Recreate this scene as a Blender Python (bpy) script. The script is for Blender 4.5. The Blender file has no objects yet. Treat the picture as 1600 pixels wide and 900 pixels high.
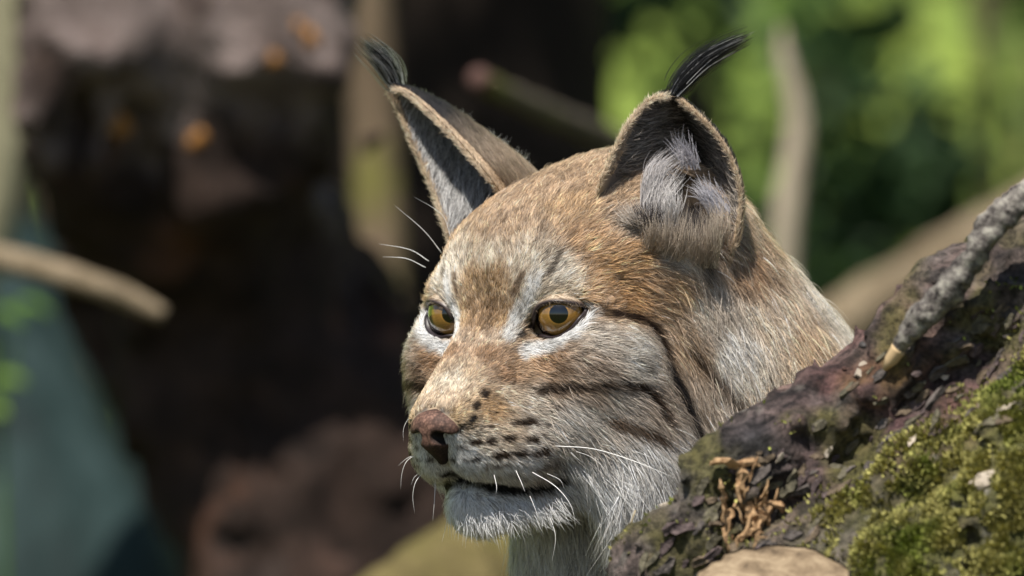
import bpy, bmesh, math, random
import numpy as np
from mathutils import Vector, Matrix, kdtree
random.seed(7); RNG = np.random.default_rng(7)
SC = bpy.context.scene; COL = SC.collection
# ---------------------------------------------------------------- camera, sky, sun, exposure
cam = bpy.data.cameras.new('camera'); cam_ob = bpy.data.objects.new('camera', cam); COL.objects.link(cam_ob); SC.camera = cam_ob
cam_ob.location = (0, -4.0, 0.75); cam_ob.rotation_euler = (math.pi/2, 0, 0)
cam.sensor_width = 36; cam.lens = 270; cam.clip_start = 0.05; cam.clip_end = 2000
cam.dof.use_dof = True; cam.dof.focus_distance = 3.97; cam.dof.aperture_fstop = 7.1
SUN_EL, SUN_AZ = math.radians(61), math.radians(-160)     # azimuth from +Y, clockwise
world = bpy.data.worlds.new('World'); SC.world = world; world.use_nodes = True
wn = world.node_tree; bg = wn.nodes['Background']
sky = wn.nodes.new('ShaderNodeTexSky'); sky.sky_type = 'NISHITA'; sky.sun_disc = False
sky.sun_elevation = SUN_EL; sky.sun_rotation = SUN_AZ
wn.links.new(sky.outputs[0], bg.inputs[0]); bg.inputs[1].default_value = 0.08
sun = bpy.data.lights.new('sun', 'SUN'); sun.energy = 5.0; sun.angle = math.radians(0.6); sun.color = (1, 0.95, 0.87)
sun_ob = bpy.data.objects.new('sun', sun); COL.objects.link(sun_ob); sun_ob.location = (-1.5, -4, 6)
sdir = Vector((math.sin(SUN_AZ)*math.cos(SUN_EL), math.cos(SUN_AZ)*math.cos(SUN_EL), math.sin(SUN_EL)))
sun_ob.rotation_euler = (-sdir).to_track_quat('-Z', 'Y').to_euler()
SC.view_settings.view_transform = 'Standard'; SC.view_settings.look = 'None'
SC.view_settings.exposure = 0.5; SC.view_settings.gamma = 1.0
SC.cycles.use_denoising = True; SC.cycles.max_bounces = 8; SC.cycles.diffuse_bounces = 3
SC.cycles.glossy_bounces = 3; SC.cycles.transmission_bounces = 8; SC.cycles.transparent_max_bounces = 8
# ---------------------------------------------------------------- helpers
def tag(o, label=None, cat=None, group=None, kind=None):
    if label: o['label'] = label
    if cat: o['category'] = cat
    if group: o['group'] = group
    if kind: o['kind'] = kind
    return o
def link(name, data, parent=None):
    o = bpy.data.objects.new(name, data); COL.objects.link(o)
    if parent: o.parent = parent
    return o
def mesh_obj(name, verts, faces, mat, parent=None, smooth=True, colors=None):
    me = bpy.data.meshes.new(name)
    verts = np.asarray(verts, np.float32)
    me.from_pydata(verts.tolist() if len(verts) < 2000 else list(map(tuple, verts.tolist())), [], faces.tolist() if isinstance(faces, np.ndarray) else faces)
    if smooth: me.polygons.foreach_set('use_smooth', np.ones(len(me.polygons), bool))
    if colors is not None:
        at = me.color_attributes.new('coat', 'FLOAT_COLOR', 'POINT')
        c4 = np.ones((len(verts), 4), np.float32); c4[:, :3] = colors
        at.data.foreach_set('color', c4.ravel())
    me.update()
    if mat: me.materials.append(mat)
    return link(name, me, parent)
class Mat:
    def __init__(self, name, rough=0.8, spec=0.3):
        self.m = bpy.data.materials.new(name); self.m.use_nodes = True
        self.nt = self.m.node_tree; self.b = self.nt.nodes['Principled BSDF']
        self.b.inputs['Roughness'].default_value = rough; self.b.inputs['Specular IOR Level'].default_value = spec
    def n(self, t, **kw):
        x = self.nt.nodes.new(t)
        for k, v in kw.items(): setattr(x, k, v)
        return x
    def l(self, a, b): self.nt.links.new(a, b)
    def coord(self, scale=1.0, out='Object'):
        tc = self.n('ShaderNodeTexCoord'); mp = self.n('ShaderNodeMapping')
        mp.inputs['Scale'].default_value = scale if isinstance(scale, tuple) else (scale,)*3
        self.l(tc.outputs[out], mp.inputs['Vector']); return mp.outputs[0]
    def noise(self, v, scale, detail=6, rough=0.6, dist=0.0):
        x = self.n('ShaderNodeTexNoise'); x.inputs['Scale'].default_value = scale; x.inputs['Detail'].default_value = detail
        x.inputs['Roughness'].default_value = rough; x.inputs['Distortion'].default_value = dist
        if v is not None: self.l(v, x.inputs['Vector'])
        return x.outputs['Fac']
    def ramp(self, f, stops):
        x = self.n('ShaderNodeValToRGB'); e = x.color_ramp.elements
        while len(e) < len(stops): e.new(0.5)
        for i, (p, c) in enumerate(stops):
            e[i].position = p; e[i].color = (*c, 1) if len(c) == 3 else c
        self.l(f, x.inputs[0]); return x.outputs[0]
    def mix(self, f, a, b, mode='MIX'):
        x = self.n('ShaderNodeMix', data_type='RGBA', blend_type=mode)
        for i, s in ((6, a), (7, b)):
            if isinstance(s, tuple): x.inputs[i].default_value = (*s, 1)
            else: self.l(s, x.inputs[i])
        if isinstance(f, float): x.inputs[0].default_value = f
        else: self.l(f, x.inputs[0])
        return x.outputs[2]
    def bump(self, h, strength=0.5, dist=0.01):
        x = self.n('ShaderNodeBump'); x.inputs['Strength'].default_value = strength; x.inputs['Distance'].default_value = dist
        self.l(h, x.inputs['Height']); self.l(x.outputs[0], self.b.inputs['Normal'])
    def color(self, c):
        if isinstance(c, tuple): self.b.inputs['Base Color'].default_value = (*c, 1)
        else: self.l(c, self.b.inputs['Base Color'])
        return self.m
def tube(pts, rad, sides=8, cap=True):
    pts = np.asarray(pts, float); n = len(pts); rad = np.broadcast_to(np.asarray(rad, float), (n,))
    T = np.gradient(pts, axis=0); T /= np.linalg.norm(T, axis=1)[:, None] + 1e-12
    up = np.array([0.13, 0.27, 0.95]); V = []
    for i in range(n):
        a = np.cross(T[i], up); a /= np.linalg.norm(a) + 1e-9; b = np.cross(T[i], a); up = -np.cross(T[i], a) if i == 0 else up
        for k in range(sides):
            w = 2*math.pi*k/sides; V.append(pts[i] + rad[i]*(math.cos(w)*a + math.sin(w)*b))
    Fc = [[i*sides+k, i*sides+(k+1) % sides, (i+1)*sides+(k+1) % sides, (i+1)*sides+k] for i in range(n-1) for k in range(sides)]
    if cap: Fc += [list(range(sides))[::-1], [(n-1)*sides+k for k in range(sides)]]
    return np.array(V), Fc
def spline(pts, n):
    pts = np.asarray(pts, float); m = len(pts)
    P = np.vstack([2*pts[0]-pts[1], pts, 2*pts[-1]-pts[-2]]); out = []
    for t in np.linspace(0, m-1, n):
        i = min(int(t), m-2); u = t-i; p0, p1, p2, p3 = P[i:i+4]
        out.append(0.5*(2*p1 + (p2-p0)*u + (2*p0-5*p1+4*p2-p3)*u*u + (3*p1-p0-3*p2+p3)*u**3))
    return np.array(out)
def nrm(v): return v/(np.linalg.norm(v, axis=-1, keepdims=True) + 1e-9)
def sample(verts, quads, dens):
    """area-weighted roots; dens per quad in hairs per cm2"""
    v0, v1, v2, v3 = (verts[quads[:, i]] for i in range(4))
    n1 = np.cross(v1-v0, v2-v0); n2 = np.cross(v2-v0, v3-v0)
    A1, A2 = np.linalg.norm(n1, axis=1)/2, np.linalg.norm(n2, axis=1)/2
    cnt = RNG.poisson((A1+A2)*dens)
    qi = np.repeat(np.arange(len(quads)), cnt)
    first = RNG.random(len(qi)) < (A1/(A1+A2+1e-12))[qi]
    r1, r2 = RNG.random(len(qi)), RNG.random(len(qi)); f = r1+r2 > 1; r1[f], r2[f] = 1-r1[f], 1-r2[f]
    a, b, d = v0[qi], np.where(first[:, None], v1[qi], v2[qi]), np.where(first[:, None], v2[qi], v3[qi])
    return a + (b-a)*r1[:, None] + (d-a)*r2[:, None], qi
def vnormals(verts, quads):
    n = np.cross(verts[quads[:, 2]]-verts[quads[:, 0]], verts[quads[:, 3]]-verts[quads[:, 1]])
    out = np.zeros_like(verts)
    for i in range(4): np.add.at(out, quads[:, i], n)
    return nrm(out)
# ---------------------------------------------------------------- lynx shape (signed distance, centimetres)
# frame: origin between the eyes, x right, y away from the viewer, z up; head axes F forward, L animal's left, U up
YAW = math.radians(38.0); SY, CY = math.sin(YAW), math.cos(YAW)
def flu(F, L, U): return np.array([-F*SY + L*CY, -F*CY - L*SY, U], dtype=float)
def to_flu(P):
    x, y, z = P[:, 0], P[:, 1], P[:, 2]
    return np.stack([-x*SY - y*CY, x*CY - y*SY, z], 1)
def smin(a, b, k):
    h = np.clip(0.5 + 0.5*(b - a)/k, 0, 1)
    return b + (a - b)*h - k*h*(1 - h)
def smax(a, b, k): return -smin(-a, -b, k)
def ell(P, c, r):
    q = P - np.asarray(c, P.dtype); r = np.asarray(r, P.dtype)
    k0 = np.sqrt(((q/r)**2).sum(1)); k1 = np.sqrt(((q/(r*r))**2).sum(1)) + 1e-9
    return k0*(k0 - 1)/k1
def cone(P, a, b, ra, rb):
    a = np.asarray(a, P.dtype); b = np.asarray(b, P.dtype)
    ab = b - a; t = np.clip(((P - a) @ ab)/(ab @ ab), 0, 1)
    return np.sqrt(((P - a - t[:, None]*ab)**2).sum(1)) - (ra + (rb - ra)*t)
def path(P, pts, rad):
    d = None
    for i in range(len(pts) - 1):
        e = cone(P, pts[i], pts[i+1], rad[i], rad[i+1]); d = e if d is None else np.minimum(d, e)
    return d
# eyes: centre, radius, axes
EYE_R = 1.45
def eye_frame(side):
    a = np.array([math.cos(math.radians(20)), side*math.sin(math.radians(20)), 0.0])
    s = np.array([-a[1]*side, a[0]*side, 0.0])            # towards the outer corner
    c = np.array([-1.25, side*3.55, -0.05])
    return c, a, s, np.array([0, 0, 1.0])
# opening outline in the (s, t) plane of the eye, starting at the inner corner, going over the top
ALMOND = [(-1.72, -1.02), (-1.35, -0.35), (-1.0, 0.32), (-0.42, 0.6), (0.28, 0.66), (0.95, 0.56), (1.55, 0.36),
          (1.25, -0.15), (0.82, -0.72), (0.22, -1.08), (-0.32, -1.18), (-0.85, -1.1), (-1.36, -1.08)]
def head_smooth(Q):
    d = ell(Q, (-5.4, 0, 2.4), (5.4, 5.9, 4.3))
    d = smin(d, ell(Q, (-2.8, 0, 1.0), (3.6, 4.7, 3.8)), 1.6)
    d = smin(d, cone(Q, (-0.75, 1.6, 1.05), (-1.9, 4.6, 1.15), 0.95, 0.8), 1.1)   # brow
    d = smin(d, ell(Q, (-2.9, 4.4, -1.9), (2.9, 2.4, 2.4)), 1.8)              # cheekbone
    d = smin(d, cone(Q, (-0.55, 0.6, -1.3), (3.9, 0.72, -5.6), 1.68, 1.36), 1.2)  # bridge and nose
    d = smin(d, cone(Q, (-1.4, 2.2, -3.4), (2.2, 1.3, -6.0), 1.7, 1.5), 1.5)  # side of the muzzle
    d = smin(d, ell(Q, (2.75, .95, -6.95), (1.75, 1.2, 1.6)), 0.7)            # whisker pads
    d = smin(d, ell(Q, (0.9, 2.1, -7.0), (2.5, 1.75, 1.85)), 1.1)
    d = smin(d, ell(Q, (-3.8, 4.2, -4.8), (3.8, 2.6, 3.8)), 2.2)              # cheek
    d = smin(d, cone(Q, (0.3, 0.9, -9.2), (-4.0, 3.9, -7.2), 1.2, 2.0), 1.1)  # jaw
    return smin(d, ell(Q, (1.35, 0, -9.75), (1.4, 1.6, 1.3)), 0.8)           # chin
LIP = [(3.3, 0, -8.5), (2.75, 1.1, -8.95), (1.35, 2.6, -9.2), (-0.2, 3.55, -9.05), (-1.0, 4.2, -8.5)]
def head_half(Q):
    d = head_smooth(Q)
    d = smax(d, -path(Q, LIP, [0.3, 0.3, 0.3, 0.26, 0.1]), 0.3)
    phil = path(Q, [(4.9, 0, -7.4), (4.1, 0, -8.5)], [0.16, 0.2])
    return smax(d, -phil, 0.25)
def front_sdf(P, half=None):
    Q = to_flu(P); Q0 = Q.copy(); Q[:, 1] = np.abs(Q[:, 1])
    d = (half or head_smooth)(Q)
    d = smin(d, ell(Q0, (-5.2, 5.6, -8.0), (2.9, 2.0, 4.2)), 2.2)              # cheek ruff, fuller on the side it leans to
    d = smin(d, cone(P, (7.4, 7.0, 2.2), (14.4, 13, -11.4), 6.5, 9.7), 3.0)     # neck
    return smin(d, cone(P, (4.6, 6, -8.5), (8.6, 11, -22), 3.6, 7.0), 2.0)     # throat and chest
def body_sdf(P):
    d = front_sdf(P, head_half)
    d = smin(d, cone(P, (16, 20, -20), (50, 52, -24), 10.5, 11.5), 3.0)        # trunk
    d = smin(d, cone(P, (50, 52, -24), (64, 64, -24), 11.5, 10.0), 3.0)
    for fx, fy in ((6.5, 15.5), (15, 7.5)):                                     # fore legs
        d = smin(d, path(P, [(fx + 6, fy + 5, -24), (fx + 2, fy + 2, -46), (fx, fy, -68), (fx - 3, fy - 3.5, -71.3)], [7.5, 4.4, 3.0, 2.6]), 2.0)
    for fx, fy in ((57, 66), (65, 56)):                                         # hind legs
        d = smin(d, path(P, [(fx, fy, -26), (fx - 5, fy - 5, -44), (fx + 5, fy + 5, -58), (fx + 2, fy + 2, -70), (fx - 4, fy - 4, -71.3)], [9, 5.5, 3.2, 2.8, 2.6]), 2.0)
    d = smax(d, -ell(P, (9.9, 1.6, 6.4), (2.0, 3.4, 2.3)), 0.6)                   # ear hollows
    d = smax(d, -ell(P, (-1.9, 6.6, 5.6), (1.5, 2.6, 2.2)), 0.6)
    for sd in (1, -1):                                                          # eye sockets
        c, a, s, t = eye_frame(sd)
        V = to_flu(P) - c
        hs, ht, ha = V @ s, V @ t, V @ a
        rim = np.maximum(np.sqrt(((hs + 0.1)/1.75)**2 + ((ht + 0.27 - 0.22*hs)/0.97)**2) - 1, -ha)*1.0
        d = smax(d, -rim, 0.15)
    return d
def axis_grid(lo, flo, fhi, hi, h, H):
    a = list(np.arange(flo, fhi, h))
    x, st = flo, h; pre = []
    while x > lo: st = min(st*1.25, H); x -= st; pre.append(x)
    x, st = a[-1], h
    while x < hi: st = min(st*1.25, H); x += st; a.append(x)
    return np.array(pre[::-1] + a, np.float32)
def surface_nets(f, gx, gy, gz, stride=5):
    nx, ny, nz = len(gx), len(gy), len(gz)
    vol = np.full((nx, ny, nz), 5.0, np.float32)
    ix, iy, iz = (np.arange(0, n + stride - 1, stride).clip(max=n-1) for n in (nx, ny, nz))
    A = np.stack(np.meshgrid(gx[ix], gy[iy], gz[iz], indexing='ij'), -1).reshape(-1, 3)
    dc = f(A).reshape(len(ix), len(iy), len(iz))
    def span(g, i):
        w = np.diff(g[i]); w = np.append(w, w[-1]); return np.maximum(w, np.roll(w, 1))
    reach = np.sqrt(span(gx, ix)[:, None, None]**2 + span(gy, iy)[None, :, None]**2 + span(gz, iz)[None, None, :]**2)*0.75
    act = np.abs(dc) < reach
    up = lambda B: np.repeat(np.repeat(np.repeat(B, stride, 0), stride, 1), stride, 2)[:nx, :ny, :nz]
    vol[:] = up(np.where(dc < 0, -5, 5).astype(np.float32))
    g = act.copy()
    for ax in range(3):
        for sh in (1, -1):
            r = np.roll(act, sh, ax); g |= r
    m = up(g); idx = np.argwhere(m)
    P = np.stack([gx[idx[:, 0]], gy[idx[:, 1]], gz[idx[:, 2]]], 1)
    out = np.empty(len(P), np.float32)
    for i in range(0, len(P), 400000): out[i:i+400000] = f(P[i:i+400000])
    vol[m] = out
    s = vol < 0
    c = [s[a:nx-1+a, b:ny-1+b, e:nz-1+e] for a in (0, 1) for b in (0, 1) for e in (0, 1)]
    al = np.logical_and.reduce(c); an = np.logical_or.reduce(c)
    cell = np.argwhere(an & ~al)
    cid = np.full((nx-1, ny-1, nz-1), -1, np.int32); cid[tuple(cell.T)] = np.arange(len(cell))
    acc = np.zeros((len(cell), 3)); cnt = np.zeros(len(cell))
    off = [(a, b, e) for a in (0, 1) for b in (0, 1) for e in (0, 1)]
    V = {o: vol[cell[:, 0]+o[0], cell[:, 1]+o[1], cell[:, 2]+o[2]] for o in off}
    W = {o: np.stack([gx[cell[:, 0]+o[0]], gy[cell[:, 1]+o[1]], gz[cell[:, 2]+o[2]]], 1) for o in off}
    for o in off:
        for ax in range(3):
            if o[ax]: continue
            p = list(o); p[ax] = 1; p = tuple(p)
            x = (V[o] < 0) != (V[p] < 0)
            t = V[o][x]/(V[o][x] - V[p][x])
            acc[x] += W[o][x] + (W[p][x] - W[o][x])*t[:, None]; cnt[x] += 1
    verts = acc/cnt[:, None]
    quads = []
    for ax in range(3):
        u, v = [(1, 2), (2, 0), (0, 1)][ax]
        sl0 = [slice(None)]*3; sl1 = [slice(None)]*3
        sl0[ax] = slice(0, -1); sl1[ax] = slice(1, None)
        s0, s1 = s[tuple(sl0)], s[tuple(sl1)]
        e = np.argwhere(s0 != s1)
        lim = np.array([nx-1, ny-1, nz-1])
        ok = (e[:, u] > 0) & (e[:, v] > 0) & (e[:, u] < lim[u]) & (e[:, v] < lim[v])
        e = e[ok]; flip = ~s0[tuple(e.T)]
        eu = np.zeros(3, int); eu[u] = 1; ev = np.zeros(3, int); ev[v] = 1
        q = np.stack([cid[tuple((e - eu - ev).T)], cid[tuple((e - ev).T)], cid[tuple(e.T)], cid[tuple((e - eu).T)]], 1)
        q[flip] = q[flip][:, ::-1]
        quads.append(q)
    return verts, np.concatenate(quads)
# ---------------------------------------------------------------- the setting
def at(px_, py_, Y):                                      # survey bearing (1600x900 plate) and depth behind the lynx in metres
    k = (4+Y)/12000.0; return np.array([(px_-800)*k, Y, .75-(py_-450)*k])
def hash3(i, j, k, seed):
    h = (i*374761393 + j*668265263 + k*2147483647 + seed*974634777) & 0xffffffff
    h = ((h ^ (h >> 13))*1274126177) & 0xffffffff
    return ((h ^ (h >> 16)) & 0xffff)/65535.0
def vnoise(P, scale, octaves=4, seed=0, rough=.5):
    tot = np.zeros(len(P)); amp, norm = 1.0, 0.0
    for o in range(octaves):
        q = P*scale*(2.03**o) + 17.3*o; i = np.floor(q).astype(np.int64); f = q-i; f = f*f*(3-2*f)
        r = 0
        for a in (0, 1):
            for b in (0, 1):
                for c in (0, 1):
                    w = (f[:, 0] if a else 1-f[:, 0])*(f[:, 1] if b else 1-f[:, 1])*(f[:, 2] if c else 1-f[:, 2])
                    r = r + w*hash3(i[:, 0]+a, i[:, 1]+b, i[:, 2]+c, seed+o)
        tot += amp*r; norm += amp; amp *= rough
    return tot/norm
def struct(name, v, f, m): return tag(mesh_obj(name, v, f, m), kind='structure')
# ground ---------------------------------------------------------------
M = Mat('forest_floor', .95, .1); v = M.coord(1.0)
gm = M.color(M.mix(M.noise(v, .35, 6), M.ramp(M.noise(v, 6, 8, .7), [(.3, (.035, .024, .015)), (.7, (.11, .075, .045))]), (.07, .1, .025)))
M.bump(M.noise(v, 14, 8, .7), .6, .04)
def sheet(x0, x1, y0, y1, nx, ny, fz):
    X, Y = np.meshgrid(np.linspace(x0, x1, nx), np.linspace(y0, y1, ny), indexing='ij')
    P = np.stack([X.ravel(), Y.ravel()], 1); Z = fz(P)
    i = np.arange(nx*ny).reshape(nx, ny)
    Q = np.stack([i[:-1, :-1], i[1:, :-1], i[1:, 1:], i[:-1, 1:]], -1).reshape(-1, 4)
    return np.column_stack([P, Z]), Q
def ground_z(P):
    P3 = np.column_stack([P, np.zeros(len(P))])
    return (vnoise(P3, .8, 4, 3)-.5)*.08*np.clip((np.hypot(P[:, 0]-.1, P[:, 1]-.3)-.9), 0, 1) - .004
struct('ground', *sheet(-300, 300, -60, 600, 240, 260, ground_z), gm)
# grassy slope closing the view
M = Mat('slope_grass', .9, .1); v = M.coord(1.0)
hm = M.color(M.mix(M.ramp(M.noise(v, .8, 5), [(.42, (0, 0, 0)), (.6, (1, 1, 1))]), M.ramp(M.noise(v, 5, 6), [(.3, (.2, .27, .04)), (.7, (.33, .39, .09))]), (.08, .13, .025)))
struct('hillside', *sheet(-60, 60, 13, 70, 120, 70, lambda P: -.3 + .75*(P[:, 1]-13)*np.clip((P[:, 1]-11)/5, 0, 1) + 1.2*(vnoise(np.column_stack([P, P[:, 0]*0]), .12, 3, 9)-.5)), hm)
# foliage --------------------------------------------------------------
def leaf_mat(name, c1, c2, trans=.35):
    M = Mat(name, .55, .35); v = M.coord(1.0)
    col = M.mix(M.ramp(M.noise(v, 9, 3), [(.35, (0, 0, 0)), (.65, (1, 1, 1))]), c1, c2); M.color(col)
    t = M.n('ShaderNodeBsdfTranslucent'); M.l(col, t.inputs['Color']); x = M.n('ShaderNodeMixShader'); x.inputs[0].default_value = trans
    out = [q for q in M.nt.nodes if q.type == 'OUTPUT_MATERIAL'][0]
    M.l(M.b.outputs[0], x.inputs[1]); M.l(t.outputs[0], x.inputs[2]); M.l(x.outputs[0], out.inputs['Surface']); return M.m
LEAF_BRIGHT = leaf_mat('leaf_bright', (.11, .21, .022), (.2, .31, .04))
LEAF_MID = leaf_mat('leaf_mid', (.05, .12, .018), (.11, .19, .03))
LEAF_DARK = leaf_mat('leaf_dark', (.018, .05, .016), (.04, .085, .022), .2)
M = Mat('shrub_stem', .9, .2); v = M.coord(1.0); STEM = M.color(M.ramp(M.noise(v, 30, 5), [(.3, (.04, .03, .02)), (.7, (.12, .09, .06))]))
def leaves(cen, n, size):
    """n bent leaves (two triangles pairs each) at centres cen"""
    k = RNG.integers(0, len(cen), n); c = cen[k] + RNG.normal(0, 1, (n, 3))*size*.8
    d = nrm(RNG.normal(0, 1, (n, 3)) + np.array([0, -.2, .1])); up = nrm(RNG.normal(0, .6, (n, 3)) + np.array([0, -.25, .9]))
    sd = nrm(np.cross(d, up)); L = size*RNG.uniform(.6, 1.3, n)[:, None]; w = L*.32
    nn_ = np.cross(sd, d)
    V = np.stack([c-d*L*.5, c+sd*w+nn_*w*.3, c+d*L*.5, c-sd*w+nn_*w*.3], 1).reshape(-1, 3)
    i = np.arange(n)*4
    return V, np.concatenate([np.stack([i, i+1, i+2], 1), np.stack([i, i+2, i+3], 1)])
def shrub(name, base, height, rad, n, size, mat, label, group, cat='shrub', low=.05, nst=6, seed=0):
    e = link(name, None); e.location = base; tag(e, label, cat, group); b = np.array(base, float)
    V, Fs, o = [], [], 0; tips = []
    for s in range(nst):
        a = RNG.uniform(0, 2*math.pi); r = rad*RNG.uniform(.15, .8)
        p = spline([(0, 0, -.03), (r*.3*math.cos(a), r*.3*math.sin(a), height*.35), (r*math.cos(a), r*math.sin(a), height*RNG.uniform(.6, .95))], 6)
        tips += list(p[2:]); tv, tf = tube(p, np.linspace(.018, .006, 6)*max(.6, height/1.5), 6); V.append(tv); Fs += [[q+o for q in f] for f in tf]; o += len(tv)
    mesh_obj('stem', np.concatenate(V), Fs, STEM, e)
    nc = max(30, n//45)
    th, ph = RNG.uniform(0, 2*math.pi, nc), np.arccos(RNG.uniform(-1, 1, nc)); rr = RNG.uniform(.55, 1.0, nc)**.6
    rr = rr*(.75+.5*vnoise(np.column_stack([np.cos(th), np.sin(th), np.cos(ph)]), 1.6, 2, seed))
    cc = np.column_stack([rad*rr*np.sin(ph)*np.cos(th), rad*rr*np.sin(ph)*np.sin(th), height*(.5+.5*rr*np.cos(ph))])
    cc[:, 2] = np.maximum(cc[:, 2], low)
    lv, lf = leaves(cc, n, size)
    mesh_obj('crown', lv, lf, mat, e, False)
    return e
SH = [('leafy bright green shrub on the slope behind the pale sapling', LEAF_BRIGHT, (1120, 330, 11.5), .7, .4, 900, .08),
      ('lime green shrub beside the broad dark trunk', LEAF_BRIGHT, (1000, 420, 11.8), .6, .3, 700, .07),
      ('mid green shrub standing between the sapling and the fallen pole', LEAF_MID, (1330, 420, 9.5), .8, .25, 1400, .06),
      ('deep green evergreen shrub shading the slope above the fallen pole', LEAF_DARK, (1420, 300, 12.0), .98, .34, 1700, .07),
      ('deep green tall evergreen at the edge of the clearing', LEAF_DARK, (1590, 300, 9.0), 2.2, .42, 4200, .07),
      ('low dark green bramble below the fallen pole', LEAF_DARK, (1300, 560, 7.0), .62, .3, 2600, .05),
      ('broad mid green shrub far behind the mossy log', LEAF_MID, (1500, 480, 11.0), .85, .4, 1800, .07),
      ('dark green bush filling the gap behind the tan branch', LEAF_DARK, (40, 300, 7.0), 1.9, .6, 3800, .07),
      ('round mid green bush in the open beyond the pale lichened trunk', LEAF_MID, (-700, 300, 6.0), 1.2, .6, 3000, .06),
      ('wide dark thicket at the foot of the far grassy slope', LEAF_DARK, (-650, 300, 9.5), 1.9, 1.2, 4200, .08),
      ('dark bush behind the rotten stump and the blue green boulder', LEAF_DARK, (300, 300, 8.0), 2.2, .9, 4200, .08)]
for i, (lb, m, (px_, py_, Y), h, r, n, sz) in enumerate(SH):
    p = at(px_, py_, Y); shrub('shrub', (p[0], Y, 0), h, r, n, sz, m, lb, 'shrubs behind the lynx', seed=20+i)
# trees ----------------------------------------------------------------
def bark(name, c1, c2, scale=30, moss=None, bump=.02):
    M = Mat(name, .92, .15); v = M.coord((1, 1, .25)); nz = M.noise(v, scale, 8, .7, .4)
    c = M.ramp(nz, [(.3, c1), (.7, c2)])
    if moss: c = M.mix(M.ramp(M.noise(M.coord(1.0), 7, 5), [(.48, (0, 0, 0)), (.6, (1, 1, 1))]), c, moss)
    M.bump(nz, .9, bump); return M.color(c)
def trunk_mesh(pts, rad, sides, seed, amp=.12):
    V, Fc = tube(spline(pts, 40), np.interp(np.linspace(0, 1, 40), np.linspace(0, 1, len(rad)), rad), sides)
    cen = np.repeat(spline(pts, 40), sides, 0)
    return cen + (V-cen)*(1+amp*2*(vnoise(V*np.array([1, 1, .3]), 9, 4, seed)-.5))[:, None], Fc
def tree(name, label, base, pts, rad, mat, crown=None, leaf=None, group=None, seed=0):
    e = link(name, None); e.location = base; tag(e, label, 'tree', group)
    V, Fc = trunk_mesh(pts, rad, 28, seed); tr = mesh_obj('trunk', V, Fc, mat, e)
    if crown:
        cz, R, H, n, sz = crown
        vv, ff, o = [], [], 0; top = np.array(pts[-1], float)
        for k in range(7):
            a = k*.9+seed; p = spline([top*.75, top*.9+np.array([R*.4*math.cos(a), R*.4*math.sin(a), .3]), top+np.array([R*.85*math.cos(a), R*.85*math.sin(a), RNG.uniform(.2, 1.4)])], 8)
            tv, tf = tube(p, np.linspace(rad[-1]*.6, .015, 8), 7); vv.append(tv); ff += [[q+o for q in f] for f in tf]; o += len(tv)
        mesh_obj('limb', np.concatenate(vv), ff, mat, e)
        nc = n//40; c = RNG.normal(0, 1, (nc, 3)); c = nrm(c)*RNG.uniform(.3, 1, nc)[:, None]**.5*np.array([R, R, H]) + np.array([top[0], top[1], cz])
        lv, lf = leaves(c, n, sz); mesh_obj('crown', lv, lf, leaf, e, False)
    return e
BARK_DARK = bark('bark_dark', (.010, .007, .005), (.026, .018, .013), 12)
BARK_MOSS = bark('bark_mossy', (.1, .07, .045), (.26, .19, .12), 18, (.2, .2, .04))
BARK_PALE = bark('bark_pale', (.36, .29, .2), (.62, .53, .4), 25)
p = at(722, 450, 5.0); tree('tree', 'broad dark shaded tree trunk with an added unseen crown, directly behind the ears', (p[0], 5.0, 0), [(0, 0, -.05), (0, 0, 1), (.02, 0, 2.2), (.0, .05, 3.6)], [.24, .175, .165, .15], BARK_DARK, (4.6, 1.5, 1.0, 6000, .13), LEAF_MID, 'trees behind the lynx', 1)  # crown above the view is added to keep this trunk in shade
p = at(578, 450, 3.2); tree('tree', 'slim mossy yellow green trunk rising beside the rotten stump', (p[0], 3.2, 0), [(0, 0, -.05), (.01, 0, .7), (-.01, 0, 1.2), (-.06, 0, 2.6)], [.035, .026, .023, .018], BARK_MOSS, (3.2, .8, .6, 1500, .09), LEAF_MID, 'trees behind the lynx', 2)
p = at(10, 450, 3.0); tree('tree', 'pale lichened trunk cut by the frame beyond the tan branch', (p[0], 3.0, 0), [(-.3, 0, -.05), (-.12, 0, .62), (.0, 0, .95), (.03, 0, 2.2)], [.04, .034, .03, .02], bark('bark_lichen', (.12, .11, .06), (.4, .37, .24), 12), (2.9, .8, .6, 1500, .09), LEAF_MID, 'trees behind the lynx', 3)
def pole(name, label, cat, pts, rad, mat, seed=0, sides=14, tipmat=None, group=None, tipname='cut_end'):
    P = spline([at(*q) for q in pts], 26); r = np.interp(np.linspace(0, 1, 26), np.linspace(0, 1, len(rad)), rad)
    V, Fc = tube(P, r, sides); cen = np.repeat(P, sides, 0); V = cen + (V-cen)*(1+.4*(vnoise(V, 45, 3, seed)-.5))[:, None]
    e = link(name, None); e.location = P[0]; tag(e, label, cat, group)
    mesh_obj('wood', V-P[0], Fc, mat, e)
    if tipmat:
        d = nrm(P[-1]-P[-2]); tv, tf = tube([P[-1]-d*.002, P[-1]+d*.004, P[-1]+d*.009], [r[-1]*1.06, r[-1]*1.1, r[-1]*.7], sides); mesh_obj(tipname, tv-P[0], tf, tipmat, e)
    return e
WOOD_TAN = bark('wood_tan', (.2, .15, .09), (.42, .33, .22), 40)
WOOD_GREY = bark('wood_grey', (.07, .055, .045), (.2, .16, .13), 40, (.16, .15, .05))
RED_END = Mat('red_cut', .8, .2).color((.1, .055, .045)); TAN_END = Mat('tan_cut', .8, .2).color((.5, .36, .2))
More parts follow.
